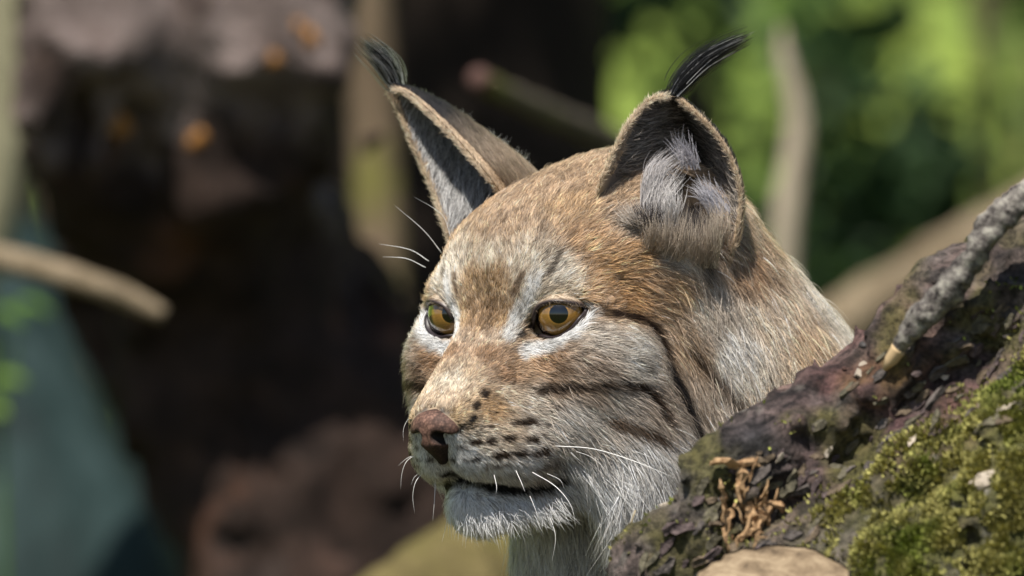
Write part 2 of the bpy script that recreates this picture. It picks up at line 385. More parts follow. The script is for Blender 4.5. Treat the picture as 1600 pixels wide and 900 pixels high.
pole('sapling', 'pale bare sapling stem standing in the sunlit green clearing', 'sapling', [(1215, 1700, 3.2), (1222, 900, 3.2), (1222, 420, 3.2), (1246, 200, 3.2), (1226, 90, 3.2), (1222, 40, 3.2)], [.018, .016, .0135, .011, .007, .0012], BARK_PALE, 4)
pole('sapling', 'thin dark sapling stem behind the curled ear tuft', 'sapling', [(1110, 2100, 7.0), (1100, 900, 7.0), (1096, 300, 7.0), (1092, 150, 7.0), (1085, 60, 7.0)], [.04, .034, .026, .02, .006], BARK_DARK, 5)
pole('fallen_pole', 'tan fallen pole leaning up behind the mossy log', 'pole', [(700, 930, 3.6), (1150, 625, 3.4), (1330, 508, 3.4), (1540, 385, 3.3), (1800, 230, 3.2)], [.04, .036, .034, .034, .03], WOOD_TAN, 6)
pole('branch', 'broken grey branch with a reddish end, pointing out of the dark trunk', 'branch', [(1100, 290, 2.6), (960, 222, 2.4), (890, 190, 2.2), (820, 160, 2.0), (750, 125, 1.8)], [.012, .011, .0105, .0095, .0085], WOOD_GREY, 7, tipmat=RED_END)
pole('branch', 'tan dead branch jutting in front of the rotten stump', 'branch', [(-300, 330, 1.9), (-60, 390, 1.8), (30, 410, 1.75), (110, 432, 1.7), (190, 460, 1.7), (256, 492, 1.7)], [.012, .011, .01, .0095, .0085, .006], WOOD_TAN, 8)
# rotten stump ------------------------------------------------------------
def blob_mesh(f, lo, hi, h): return surface_nets(f, *(np.arange(lo[i], hi[i], h, dtype=np.float32) for i in range(3)))
SY0 = 2.0
LUMPS = [(x, y, 1.99-y/230*.13-.03*math.cos((x-300)/170), r) for x, y, r in ((95, 70, .035), (160, 40, .04), (150, 130, .04), (215, 200, .028), (245, 90, .035), (300, 195, .026), (330, 40, .035), (340, 120, .03), (370, 190, .026), (410, 90, .033), (455, 150, .034), (475, 195, .028), (470, 90, .033), (400, 20, .038), (270, 235, .02), (120, 215, .026), (180, 240, .024), (485, 215, .022), (250, 150, .028), (400, 225, .018))]
def stump_sdf(P):
    a = lambda x, y, Y: at(x, y, Y)
    k = 6/12000.0
    d = cone(P, a(270, -60, SY0+.14), a(275, 170, SY0), 180*k, 200*k)
    d = smin(d, cone(P, a(300, 170, SY0), a(330, 470, SY0+.16), 200*k, 180*k), .03)
    d = smin(d, cone(P, a(330, 430, SY0+.15), a(540, 950, SY0+.1), 190*k, 215*k), .06)
    d = smin(d, cone(P, a(540, 800, SY0+.16), a(660, 1900, SY0+.2), 190*k, 400*k), .12)
    d = smin(d, ell(P, a(310, 170, SY0-.04), (.11, .09, .06)), .05)
    for (x, y, Y, r) in LUMPS: d = smin(d, np.sqrt(((P-a(x, y, Y))**2).sum(1))-r, .02)
    d = smin(d, ell(P, a(440, 150, SY0-.06), (.045, .05, .045)), .03)
    d = smin(d, ell(P, a(150, 130, SY0-.06), (.055, .07, .09)), .04)
    d = smin(d, cone(P, a(220, 40, SY0-.02), a(380, -120, SY0), .1, .1), .05)
    d = smax(d, -ell(P, a(215, 250, SY0-.14), (.05, .09, .06)), .03)
    d = smax(d, -ell(P, a(400, 235, SY0-.16), (.06, .1, .05)), .03)
    d = smax(d, -ell(P, a(120, 200, SY0-.16), (.03, .08, .05)), .02)
    q = P*np.array([1, 1, .7])
    return d + .085*(vnoise(q, 13, 4, 5, .6)-.5) + .11*(np.abs(vnoise(q, 24, 2, 8)-.5)-.12)
lo, hi = at(-40, 1900, 1.5), at(1100, -260, 1.5)
sv, sq = blob_mesh(stump_sdf, (lo[0], 1.5, -.02), (hi[0], 2.55, 1.2), .013)
M = Mat('rotten_wood', .9, .15); v = M.coord(1.0); n1 = M.noise(v, 22, 7, .65)
sa = M.n('ShaderNodeAttribute'); sa.attribute_name = 'coat'
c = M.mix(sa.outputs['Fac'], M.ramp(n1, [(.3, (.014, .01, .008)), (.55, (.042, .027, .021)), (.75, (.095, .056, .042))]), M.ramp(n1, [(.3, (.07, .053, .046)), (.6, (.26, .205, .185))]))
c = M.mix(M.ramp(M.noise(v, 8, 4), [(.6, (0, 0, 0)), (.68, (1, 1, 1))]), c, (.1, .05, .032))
M.bump(M.noise(v, 60, 6, .7), .8, .02); rot_m = M.color(c)
st = link('rotten_stump', None); st.location = at(640, 1900, SY0)*np.array([1, 1, 0]); tag(st, 'craggy dark rotten stump with greyish top painted as sunlit, orange fungus, leaning behind the lynx', 'stump')
kz = 450-(sv[:, 2]-.75)*2000; pale = np.clip((230+420*(vnoise(sv, 14, 3, 91)-.5)*2-kz)/90, 0, 1)*np.clip((vnoise(sv, 32, 2, 93)-.3)*4, .15, 1)  # sunlight on the top and lumps is painted in as paler wood
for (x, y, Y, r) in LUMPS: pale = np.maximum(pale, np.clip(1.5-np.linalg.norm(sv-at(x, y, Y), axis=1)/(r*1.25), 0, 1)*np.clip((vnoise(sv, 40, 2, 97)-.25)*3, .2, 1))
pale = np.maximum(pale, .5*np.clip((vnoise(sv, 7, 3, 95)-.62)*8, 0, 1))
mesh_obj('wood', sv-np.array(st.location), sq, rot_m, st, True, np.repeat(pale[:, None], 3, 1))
FUNG = Mat('orange_fungus', .7, .3).color((.3, .135, .03))
for (x, y, r) in ((190, 195, .008), (312, 215, .005), (485, 62, .007), (428, 95, .005), (300, 224, .005), (465, 42, .004)):
    d0 = at(x, y, 0) - np.array([0, -4, .75]); d0 /= np.linalg.norm(d0); t = 5.2
    for _ in range(80): t += float(np.clip(stump_sdf((np.array([0, -4, .75]) + d0*t)[None])[0], -.05, .05))*.6
    c0 = np.array([0, -4, .75]) + d0*t
    bm = bmesh.new(); bmesh.ops.create_icosphere(bm, subdivisions=2, radius=r)
    for vt in bm.verts: vt.co.z *= 1.25; vt.co *= 1 + .25*math.sin(vt.co.x*400+vt.co.z*300)
    me = bpy.data.meshes.new('fungus'); bm.to_mesh(me); bm.free(); me.materials.append(FUNG); o = link('fungus', me, st); o.location = c0 - np.array(st.location)
# teal boulder, standing in for a blurred teal shape of unknown kind -----------------------------------------------------------
BY = 3.4; kb = (4+BY)/12000
def boulder_sdf(P):
    d = cone(P, at(-60, 480, BY+.1), at(30, 1000, BY), 150*kb, 250*kb)
    d = smin(d, cone(P, at(30, 1000, BY), at(60, 1800, BY), 250*kb, 420*kb), .1)
    d = smin(d, cone(P, at(-90, 360, BY+.15), at(-60, 480, BY+.1), 130*kb, 150*kb), .06)
    return d + .03*(vnoise(P*np.array([1, 1, .35]), 9, 4, 15)-.5)
v_, q_ = blob_mesh(boulder_sdf, (at(-560, 0, BY)[0], BY-.42, -.02), (at(560, 0, BY)[0], BY+.5, 1.02), .02)
M = Mat('teal_rock', .8, .25); v = M.coord((1, 1, .2))
M.bump(M.noise(v, 30, 5), .5, .02); rock_m = M.color(M.ramp(M.noise(v, 11, 5), [(.35, (.004, .01, .01)), (.55, (.012, .027, .026)), (.8, (.05, .08, .08))]))
bo = mesh_obj('boulder', v_, q_, rock_m); tag(bo, 'smooth blue green boulder with dark streaks, stand-in for an unclear teal shape, low beside the rotten stump', 'boulder')
# leafy plant at the left edge
def broad_leaf(c, d, up, L, wd):
    d = nrm(np.array(d, float)); sdv = nrm(np.cross(d, up)); nn_ = np.cross(sdv, d); V, Fc = [], []
    for i, t in enumerate(np.linspace(0, 1, 7)):
        w = wd*math.sin(math.pi*min(.97, t*.95+.03))**.8; m = c + d*L*t - nn_*L*.25*t*t
        V += [m-sdv*w+nn_*w*.35, m, m+sdv*w+nn_*w*.35]
        if i: b = i*3; Fc += [[b-3, b-2, b+1, b], [b-2, b-1, b+2, b+1]]
    return np.array(V), Fc
pl = link('leafy_plant', None); b0 = at(-10, 600, 3.0)*np.array([1, 1, 0]); pl.location = b0
tag(pl, 'bright green broad leaved plant peeping beside the teal boulder', 'plant')
P = spline([(0, 0, -.02), (.01, 0, .35), (.0, .02, .72)], 8); tv, tf = tube(P, np.linspace(.006, .003, 8), 6); mesh_obj('stem', tv, tf, LEAF_MID, pl)
for (x, y, dd, L) in ((-12, 592, (.9, -.3, .1), .03), (-20, 480, (.9, -.2, -.2), .035), (-20, 540, (-.8, -.2, .3), .04), (30, 474, (.9, .1, -.1), .03), (-30, 640, (.5, -.7, .1), .035)):
    c0 = at(x, y, 3.0) - b0; lv, lf = broad_leaf(c0, dd, (0, -.4, 1), L, L*.34); mesh_obj('leaf', lv, lf, LEAF_BRIGHT, pl)
    tv, tf = tube([c0, (c0+P[-2])/2-np.array([0, 0, .01]), P[-2]], .0015, 5); mesh_obj('leaf_stalk', tv, tf, LEAF_MID, pl)
# low mossy root behind the chin
def mound_sdf(P):
    return cone(P, at(560, 1010, 1.3), at(900, 860, 1.5), .04, .07) + .02*(vnoise(P, 25, 3, 33)-.5)
v_, q_ = blob_mesh(lambda P: smin(mound_sdf(P), cone(P, at(900, 860, 1.5), at(1000, 2000, 1.5), .08, .16), .05), (at(450, 0, 1.3)[0], 1.1, -.02), (at(1250, 0, 1.5)[0], 1.75, .75), .011)
mr = mesh_obj('mossy_root', v_, q_, bark('root_moss', (.1, .08, .03), (.24, .19, .08), 30, (.2, .18, .05))); tag(mr, 'olive mossy root arching out of the ground behind the lynx chin', 'root')
# leaning mossy log --------------------------------------------------------
LY = -.13
LOGA, LOGB = at(768, 1567, LY), at(1998, 629, LY)          # axis
LOGD = nrm(LOGB-LOGA)
def log_core(P):
    k = (4+LY)/12000
    d = cone(P, LOGA - LOGD*.75, LOGB + LOGD*.25, .122, .118)
    for (x, y, Y, r) in ((1405, 555, -.19, .03), (1445, 525, -.2, .022), (1300, 665, -.19, .02), (1215, 712, -.2, .026), (1165, 745, -.21, .022), (1110, 822, -.2, .03), (1065, 862, -.2, .026), (1020, 885, -.2, .02), (1500, 520, -.2, .04), (1560, 450, -.2, .03), (1600, 430, -.18, .035)):
        c = at(x, y, Y+.045); Q = P - c; al = Q @ LOGD
        Q = Q - (al*(1-1/1.7))[:, None]*LOGD
        d = smin(d, np.sqrt((Q**2).sum(1)) - r*.8, .016)
    return d
def log_sdf(P):
    d = log_core(P)
    al = P @ LOGD; Q = P - (al*.62)[:, None]*LOGD
    ridge = np.abs(vnoise(Q, 42, 3, 51)-.5)
    n = d + .024*(vnoise(P, 22, 3, 41)-.5) - .026*(.16-ridge) + .016*(vnoise(P, 85, 3, 44, .65)-.5)
    gap = path(P, [at(1230, 838, -.245), at(1300, 845, -.245), at(1345, 878, -.245), at(1375, 915, -.245)], [.004, .006, .006, .004])
    return smax(n, -gap, .006)
lv, lq = surface_nets(log_sdf, axis_grid(-.75, .04, .29, .75, .0034, .02), axis_grid(-.36, -.28, -.08, .05, .0034, .02), axis_grid(-.03, .585, .79, 1.1, .0034, .02))
ln_ = vnormals(lv, lq)
def near_px(x, y, P=lv): 
    """distance (m) from log points to a surveyed spot on its face"""
    k = (P[:, 1]+4)/12000; return np.hypot(P[:, 0]-(x-800)*k, P[:, 2]-(.75-(y-450)*k))
n1, n2, n3 = vnoise(lv, 30, 4, 61), vnoise(lv, 90, 3, 62), vnoise(lv, 14, 3, 63)
hue = vnoise(lv, 19, 2, 64)[:, None]; c = (np.array([.22, .2, .17])*(1-hue) + np.array([.26, .17, .15])*hue)*(.3+1.6*n2[:, None]) + (np.array([.3, .23, .17])-.05)*np.clip((n1-.52)*4, 0, 1)[:, None]
pur = np.exp(-(near_px(1440, 590)/.05)**2)+np.exp(-(near_px(1360, 650)/.04)**2); c += (np.array([.26, .11, .11])-c)*np.clip(pur*np.clip((n1-.35)*3, 0, 1), 0, .85)[:, None]
org_ = np.exp(-(near_px(1410, 572)/.014)**2)+.8*np.exp(-(near_px(1340, 615)/.012)**2); c += (np.array([.36, .2, .03])-c)*np.clip(org_*np.clip((n2-.3)*3, 0, 1), 0, .9)[:, None]
blu = np.exp(-(near_px(1110, 780)/.02)**2)+np.exp(-(near_px(1170, 700)/.02)**2)+.7*np.exp(-(near_px(1330, 690)/.03)**2); c += (np.array([.07, .075, .085])-c)*np.clip(blu*.8, 0, .8)[:, None]
along = (lv - LOGA) @ LOGD; perp = lv - LOGA - along[:, None]*LOGD
mossw = np.clip((near_px(1180, 780)*0 + (-perp[:, 1]-.05)/.05), 0, 1)*np.clip((along-.1)/.12, 0, 1)
mossw = mossw*np.clip((n3-.28)*5, 0, 1)*np.clip(.5+2.2*(n1-.35), 0, 1)
mossw = np.maximum(mossw, .3*np.clip((n3-.55)*8, 0, 1)*np.clip((ln_[:, 2]-.1)*2, 0, 1)*np.clip((-perp[:, 1]-.02)/.05, 0, 1))
crack = np.abs(vnoise(lv - ((lv @ LOGD)*.7)[:, None]*LOGD, 75, 3, 52)-.5); c *= np.clip(.15+crack*9, .15, 1)[:, None]
grain = vnoise(lv, 210, 2, 53)[:, None]; c = c*(.5+grain) + (np.array([.26, .24, .22])-c)*np.clip((vnoise(lv, 48, 3, 54)-.56)*6, 0, .7)[:, None]*grain
c += (np.array([.22, .2, .055])-c)*np.clip((vnoise(lv, 33, 3, 55)-.5)*6, 0, .7)[:, None]
c += (np.array([.2, .2, .045])-c)*(mossw*.9)[:, None]
lich = np.clip((vnoise(lv, 160, 2, 66)-.74)*14, 0, 1)*np.clip((n3-.4)*4, 0, 1); c += (np.array([.5, .47, .4])-c)*(lich*.8)[:, None]
M = Mat('log_bark', .75, .35); a_ = M.n('ShaderNodeAttribute'); a_.attribute_name = 'coat'; v = M.coord(1.0)
M.bump(M.noise(v, 260, 7, .75), 1.0, .006); log_m = M.color(M.mix(.8, a_.outputs['Color'], M.ramp(M.noise(v, 230, 6, .75), [(.4, (.04, .04, .04)), (.5, (.55, .55, .55)), (.62, (1.0, 1.0, 1.0))]), 'MULTIPLY'))
log = link('mossy_log', None); log.location = (LOGA[0]-.5, LY, 0); lo_ = np.array(log.location)
tag(log, 'leaning mossy log with flaking dark bark in front of the lynx', 'log')
mesh_obj('bark', lv-lo_, lq, log_m, log, True, c)
# moss: short leafy shoots growing where the bark is mossy
qm = mossw[lq].mean(1); dens_m = np.where((lv[lq, 0].mean(1) > .03) & (lv[lq, 0].mean(1) < .45) & (ln_[lq, 1].mean(1) < .35), qm**1.3*32000*170, 0)
clumpy = np.clip((vnoise(lv[lq].mean(1), 110, 2, 71)-.38)*5, 0, 1.3); RM, qi2 = sample(lv*100, lq, dens_m*clumpy/1e4)
NM = ln_[lq[qi2, 0]]; k = len(RM); RM = RM/100
dd = nrm(NM*.8 + RNG.normal(0, .55, (k, 3)) + np.array([0, 0, .35])); sd_ = nrm(np.cross(dd, RNG.normal(0, 1, (k, 3))))
Lm = RNG.uniform(.0012, .0034, k)[:, None]*(.6+.8*n3[lq[qi2, 0]])[:, None]; wm = Lm*.3
Vm = np.stack([RM-NM*.001, RM+dd*Lm*.5+sd_*wm, RM+dd*Lm, RM+dd*Lm*.5-sd_*wm], 1).reshape(-1, 3)
i4 = np.arange(k)*4; Fm = np.concatenate([np.stack([i4, i4+1, i4+2], 1), np.stack([i4, i4+2, i4+3], 1)])
mc = np.array([.2, .23, .045])[None]*np.exp(RNG.normal(0, .3, k))[:, None]
yl = np.clip((vnoise(RM, 40, 2, 77)-.32)*4, 0, 1)[:, None]; mc = mc*(1-yl) + np.array([.36, .33, .11])*np.exp(RNG.normal(0, .25, k))[:, None]*yl
mc *= np.where(RNG.random(k) < .12, .4, 1)[:, None]
M = Mat('moss', .8, .2); a_ = M.n('ShaderNodeAttribute'); a_.attribute_name = 'coat'; mm = M.color(a_.outputs['Color'])
mo = mesh_obj('moss', Vm-lo_, Fm, mm, log, False, np.repeat(mc, 4, 0)); mo['kind'] = 'stuff'
print('moss', k)
LPX, LPZ = lv[:, 0]/(lv[:, 1]+4)*12000+800, 450-(lv[:, 2]-.75)/(lv[:, 1]+4)*12000
def on_log(x, y):
    """surface point and normal of the log under a surveyed bearing"""
    dd_ = np.hypot(LPX-x, LPZ-y) + 400*np.clip(lv[:, 1]+.13, 0, 9); i = int(np.argmin(dd_)); return lv[i], ln_[i]
# shreds of orange rotten wood in the split
SHRED = bark('rotten_shred', (.2, .11, .055), (.56, .37, .2), 260, None, .002)
SHREDS = [(RNG.uniform(1118, 1208), RNG.uniform(722, 855), RNG.uniform(40, 140), RNG.uniform(.006, .016), RNG.uniform(.0006, .0014)) for _ in range(44)]
for (x, y, ang, L, w) in SHREDS + [(q[0], q[1], q[2], q[3], q[4]*.72) for q in ((1135, 728, -8, .016, .0028), (1160, 730, 5, .02, .003), (1155, 752, 80, .018, .0034), (1160, 785, 95, .02, .0036), (1165, 815, 70, .016, .0034), (1180, 805, 40, .016, .003), (1205, 792, -15, .012, .0028), (1195, 800, 60, .013, .0026), (1150, 820, 100, .02, .0026), (1170, 842, 20, .018, .003), (1190, 832, 75, .014, .003), (1140, 740, 45, .012, .003))]:
    p, nn_ = on_log(x, y); a = math.radians(ang); d0 = np.array([math.cos(a), 0, math.sin(a)]); d0 = nrm(d0-(d0@nn_)*nn_)
    tv, tf = tube(spline([p-d0*L*.5+nn_*.002, p+nn_*.005+np.array([0, 0, .001]), p+d0*L*.5+nn_*.003], 6), np.array([.15, .9, .6, 1.1, .7, .1])*w, 5)
    tv += RNG.normal(0, w*.3, tv.shape); mesh_obj('wood_shred', tv-lo_, tf, SHRED, log, False)
# loose bark flakes
def flake_mat(i, a, b):
    M = Mat('bark_flake_%d' % i, .85, .25); v = M.coord(1.0); M.bump(M.noise(v, 300, 5), .8, .003); return M.color(M.ramp(M.noise(v, 190, 6, .75), [(.35, a), (.65, b)]))
FLAKE = [flake_mat(i, *cc) for i, cc in enumerate((((.03, .026, .024), (.16, .135, .12)), ((.05, .036, .025), (.2, .15, .1)), ((.04, .03, .03), (.15, .11, .105)), ((.04, .036, .025), (.17, .15, .1))))]
FLAKE_PALE = Mat('pale_chip', .85, .2).color((.4, .34, .27))
def flake(x, y, s, mat, name='bark_flake', lift=.0015):
    p, nn_ = on_log(x, y); t1 = nrm(np.cross(nn_, RNG.normal(0, .5, 3)+LOGD*2)); t2 = np.cross(nn_, t1); m = 8
    rr = s*RNG.uniform(.45, 1.3, m); w = np.arange(m)*2*math.pi/m
    top = [p + nn_*(lift*.4+RNG.uniform(0, s*.3)) + t1*rr[i]*.5*math.cos(w[i]) + t2*rr[i]*1.2*math.sin(w[i]) for i in range(m)]
    V = top + [q - nn_*(lift+s*.35) for q in top]
    mesh_obj(name, np.array(V)-lo_, [list(range(m))] + [[i, i+m, (i+1) % m+m, (i+1) % m] for i in range(m)], mat, log, False)
spots = []
while len(spots) < 190:
    x = RNG.uniform(990, 1600); y = RNG.uniform(400, 890)
    edge = np.interp(x, [950, 1050, 1150, 1250, 1300, 1400, 1600], [870, 785, 715, 680, 630, 520, 470])
    if edge < y < edge+190: spots.append((x, y))
for x, y in spots: flake(x, y, RNG.uniform(.0018, .006), FLAKE[RNG.integers(0, 4)])
for (x, y, s) in ((1345, 576, .004), (1540, 752, .008), (1222, 712, .003), (1030, 776, .0025), (1500, 560, .004), (1470, 590, .003), (1120, 762, .003), (1570, 640, .005), (1290, 705, .003), (1430, 690, .004)): flake(x, y, s, FLAKE_PALE, 'pale_chip', .002)
# sawn stub of a side branch, its cut face up
cs = at(1218, 908, -.25); ax = nrm(np.array([.05, -.42, .9])); stub = []
t1 = nrm(np.cross(ax, (0, 1, 0))); t2 = np.cross(ax, t1)
if t2[1] > 0: t2 = -t2
m = 40; prof = 1+.05*np.sin(np.arange(m)*2*math.pi/m*3+1)+.03*RNG.normal(0, 1, m)
ringv = lambda h, r: np.array([cs + ax*h + (t1*math.cos(2*math.pi*i/m)+t2*math.sin(2*math.pi*i/m))*r*prof[i] for i in range(m)])
back_ = np.array([.01, .075, -.01]); V = np.concatenate([ringv(-.085, .036)+back_, ringv(-.04, .040)+back_*.35, ringv(-.004, .0405), ringv(0, .0385)])
Fs = [[r*m+i, r*m+(i+1) % m, (r+1)*m+(i+1) % m, (r+1)*m+i] for r in range(3) for i in range(m)]
sb = mesh_obj('branch_stub', V-lo_, Fs, log_m, log, True, np.full((len(V), 3), .07))
V = np.concatenate([ringv(-.001, .0384)] + [ringv(.0006*math.sin(r*40), r) for r in (.030, .022, .014, .006)] + [cs[None]]); nr = 5
Fs = [[r*m+i, r*m+(i+1) % m, (r+1)*m+(i+1) % m, (r+1)*m+i] for r in range(nr-1) for i in range(m)] + [[(nr-1)*m+i, (nr-1)*m+(i+1) % m, nr*m] for i in range(m)]
M = Mat('cut_wood', .85, .15); v = M.coord(1.0); cut_m = M.color(M.ramp(M.noise(v, 75, 7, .75, .6), [(.32, (.05, .035, .022)), (.48, (.2, .145, .09)), (.7, (.36, .28, .18))])); M.bump(M.noise(v, 300, 4), .4, .002)
mesh_obj('cut_face', V-lo_, Fs, cut_m, sb)
# lichened dead branch lying on the log
BR = spline([at(1402, 548, -.185), at(1432, 505, -.19), at(1480, 458, -.195), at(1525, 395, -.2), at(1560, 345, -.2), at(1612, 298, -.2), at(1740, 190, -.19), at(1900, 60, -.17)], 90)
r = np.interp(np.linspace(0, 1, 90), [0, .06, .2, .5, 1], [.0036, .0055, .0062, .0075, .008]); V, Fs = tube(BR, r, 16); cen = np.repeat(BR, 16, 0)
V = cen + (V-cen)*(1 + 1.3*(vnoise(V, 130, 4, 81, .65)-.5))[:, None]
M = Mat('lichen_branch', .9, .15); v = M.coord(1.0); c1 = M.ramp(M.noise(v, 170, 6, .7), [(.36, (.025, .02, .02)), (.5, (.15, .135, .12)), (.66, (.34, .32, .27))])
M.bump(M.noise(v, 400, 5), .7, .002)
db = link('dead_branch', None); db.location = BR[0]; tag(db, 'grey lichened dead branch with a broken tan end, lying along the mossy log', 'branch')
mesh_obj('wood', V-BR[0], Fs, M.color(c1), db)
d0 = nrm(BR[0]-BR[2]); tv, tf = tube([BR[1], BR[0], BR[0]+d0*.006, BR[0]+d0*.012], [.0042, .004, .0036, .001], 9); mesh_obj('broken_end', tv+RNG.normal(0, .0002, tv.shape)-BR[0], tf, TAN_END, db)
KN = Mat('dark_knob', .6, .4).color((.035, .03, .028))
for (x, y, s) in ((1412, 478, .0055), (1385, 492, .005), (1432, 486, .0045), (1440, 468, .004), (1365, 515, .0036), (1400, 500, .006), (1425, 500, .005), (1350, 532, .003), (1378, 512, .005)):
    bm = bmesh.new(); bmesh.ops.create_icosphere(bm, subdivisions=3, radius=s)
    for vt in bm.verts: vt.co *= 1 + 1.5*(float(vnoise(np.array([vt.co])+x*.01, 190, 3, 5)[0])-.5)
    me = bpy.data.meshes.new('bark_knob'); bm.to_mesh(me); bm.free(); me.polygons.foreach_set('use_smooth', np.ones(len(me.polygons), bool)); me.materials.append(KN); o = link('bark_knob', me, log); o.location = at(x, y+8, -.15)-lo_
# a dry grass blade caught on the bark
g0, gn = on_log(993, 893); bl = spline([g0-gn*.002, g0+gn*.006+np.array([-.001, 0, .008]), g0+gn*.008+np.array([0, 0, .02]), g0+gn*.008+np.array([.003, 0, .03])], 10); tv, tf = tube(bl, np.linspace(.0009, .0003, 10), 5)
tag(mesh_obj('grass_blade', tv, tf, Mat('dry_grass', .7, .2).color((.42, .34, .2))), 'single dry grass blade sprouting at the low end of the mossy log', 'grass')
FLOW = [
    (4.73, 0.27, -4.61, -0.7, -0.11, 0.71, 0.4, 0.28),
    (2.68, 0.76, -2.31, -0.6, -0.06, 0.79, 0.45, 0.3),
    (3.74, 0.09, -3.63, -0.65, -0.09, 0.75, 0.4, 0.28),
    (0.86, 0.59, 0.67, -0.15, 0.15, 0.98, 0.6, 0.3),
    (0.13, 1.08, 3.66, -0.69, -0.25, 0.68, 0.85, 0.32),
    (-1.7, 1.97, 5.33, -0.83, -0.19, 0.52, 0.95, 0.32),
    (-3.56, 2.64, 6.35, -0.88, -0.09, 0.47, 1, 0.32),
    (-0.13, 3.61, 1.27, -0.62, 0.6, 0.51, 0.7, 0.35),
    (0.49, 2.41, 1.33, -0.31, 0.12, 0.94, 0.6, 0.3),
    (-2.57, 5.5, 2, -0.84, 0.39, 0.38, 1.1, 0.32),
    (-3.33, 5.34, 4, -0.86, 0.32, 0.39, 1.1, 0.32),
    (-4.29, 6.28, 1.33, -0.92, 0.35, -0.17, 1.3, 0.32),
    (-1.14, 5.75, -0.32, -0.95, 0.29, -0.09, 0.9, 0.3),
    (0.23, 3.89, -1.98, -0.37, 0.92, -0.1, 0.75, 0.28),
    (-1.18, 6.56, -2.97, -0.96, 0.19, -0.23, 1.5, 0.32),
    (-3.05, 7.21, -5.3, -0.79, 0.13, -0.59, 2.1, 0.34),
    (-0.17, 5.25, -4.95, -0.7, 0.54, -0.46, 1.2, 0.3),
    (2.95, 2.02, -3.62, -0.91, 0.35, 0.2, 0.4, 0.28),
    (4.33, 2.06, -5.26, -0.91, 0.39, 0.13, 0.35, 0.28),
    (2.23, 2.92, -4.94, -0.78, 0.54, -0.31, 0.7, 0.3),
    (4.16, 1.93, -6.91, -0.67, 0.63, -0.39, 0.45, 0.35),
    (1.59, 3.69, -7.59, -0.94, 0.08, -0.34, 0.8, 0.33),
    (3.16, 1.98, -8.24, -0.9, -0.14, -0.42, 0.5, 0.35),
    (0, 2.03, -9.96, -0.9, -0.37, -0.23, 1.8, 0.6),
    (-1.49, 5.07, -8.29, -0.52, 0.44, -0.73, 2, 0.36),
    (-3.12, 7.17, -8.29, -0.37, -0.1, -0.92, 3, 0.34),
    (-4.2, 7.6, -6.64, -0.66, -0.03, -0.75, 2.8, 0.34),
    (-3.56, 6.84, -10.29, -0.66, -0.58, -0.48, 3.2, 0.3),
    (-7.26, 7.39, 0.33, -0.57, 0.3, -0.76, 1.8, 0.34),
    (-7.94, 7.72, -2.35, -0.41, 0.2, -0.89, 2.3, 0.34),
    (-9.08, 8.13, 1.33, -0.36, 0.25, -0.9, 2, 0.34),
    (-12.11, 7.98, 3.02, -0.66, 0.25, -0.71, 2, 0.36),
    (-14.32, 9.3, -0.36, -0.37, 0.34, -0.86, 2.4, 0.36),
    (-11.31, 9.4, -2.03, -0.35, 0.26, -0.9, 2.4, 0.34),
    (-9.57, 8.59, -5.04, -0.38, 0.21, -0.9, 2.5, 0.34),
    (-4.79, 0.42, -12.13, -0.22, 0.02, -0.98, 2.6, 0.25),
    (-5.37, 2.1, -12.1, -0.13, -0.1, -0.99, 2.6, 0.25),
    (4.68, 0.65, -6.91, -0.48, -0.04, -0.87, 0.3, 0.3),
    (4.52, 0.53, -4.29, -0.67, -0.13, 0.73, 0.35, 0.25),
]
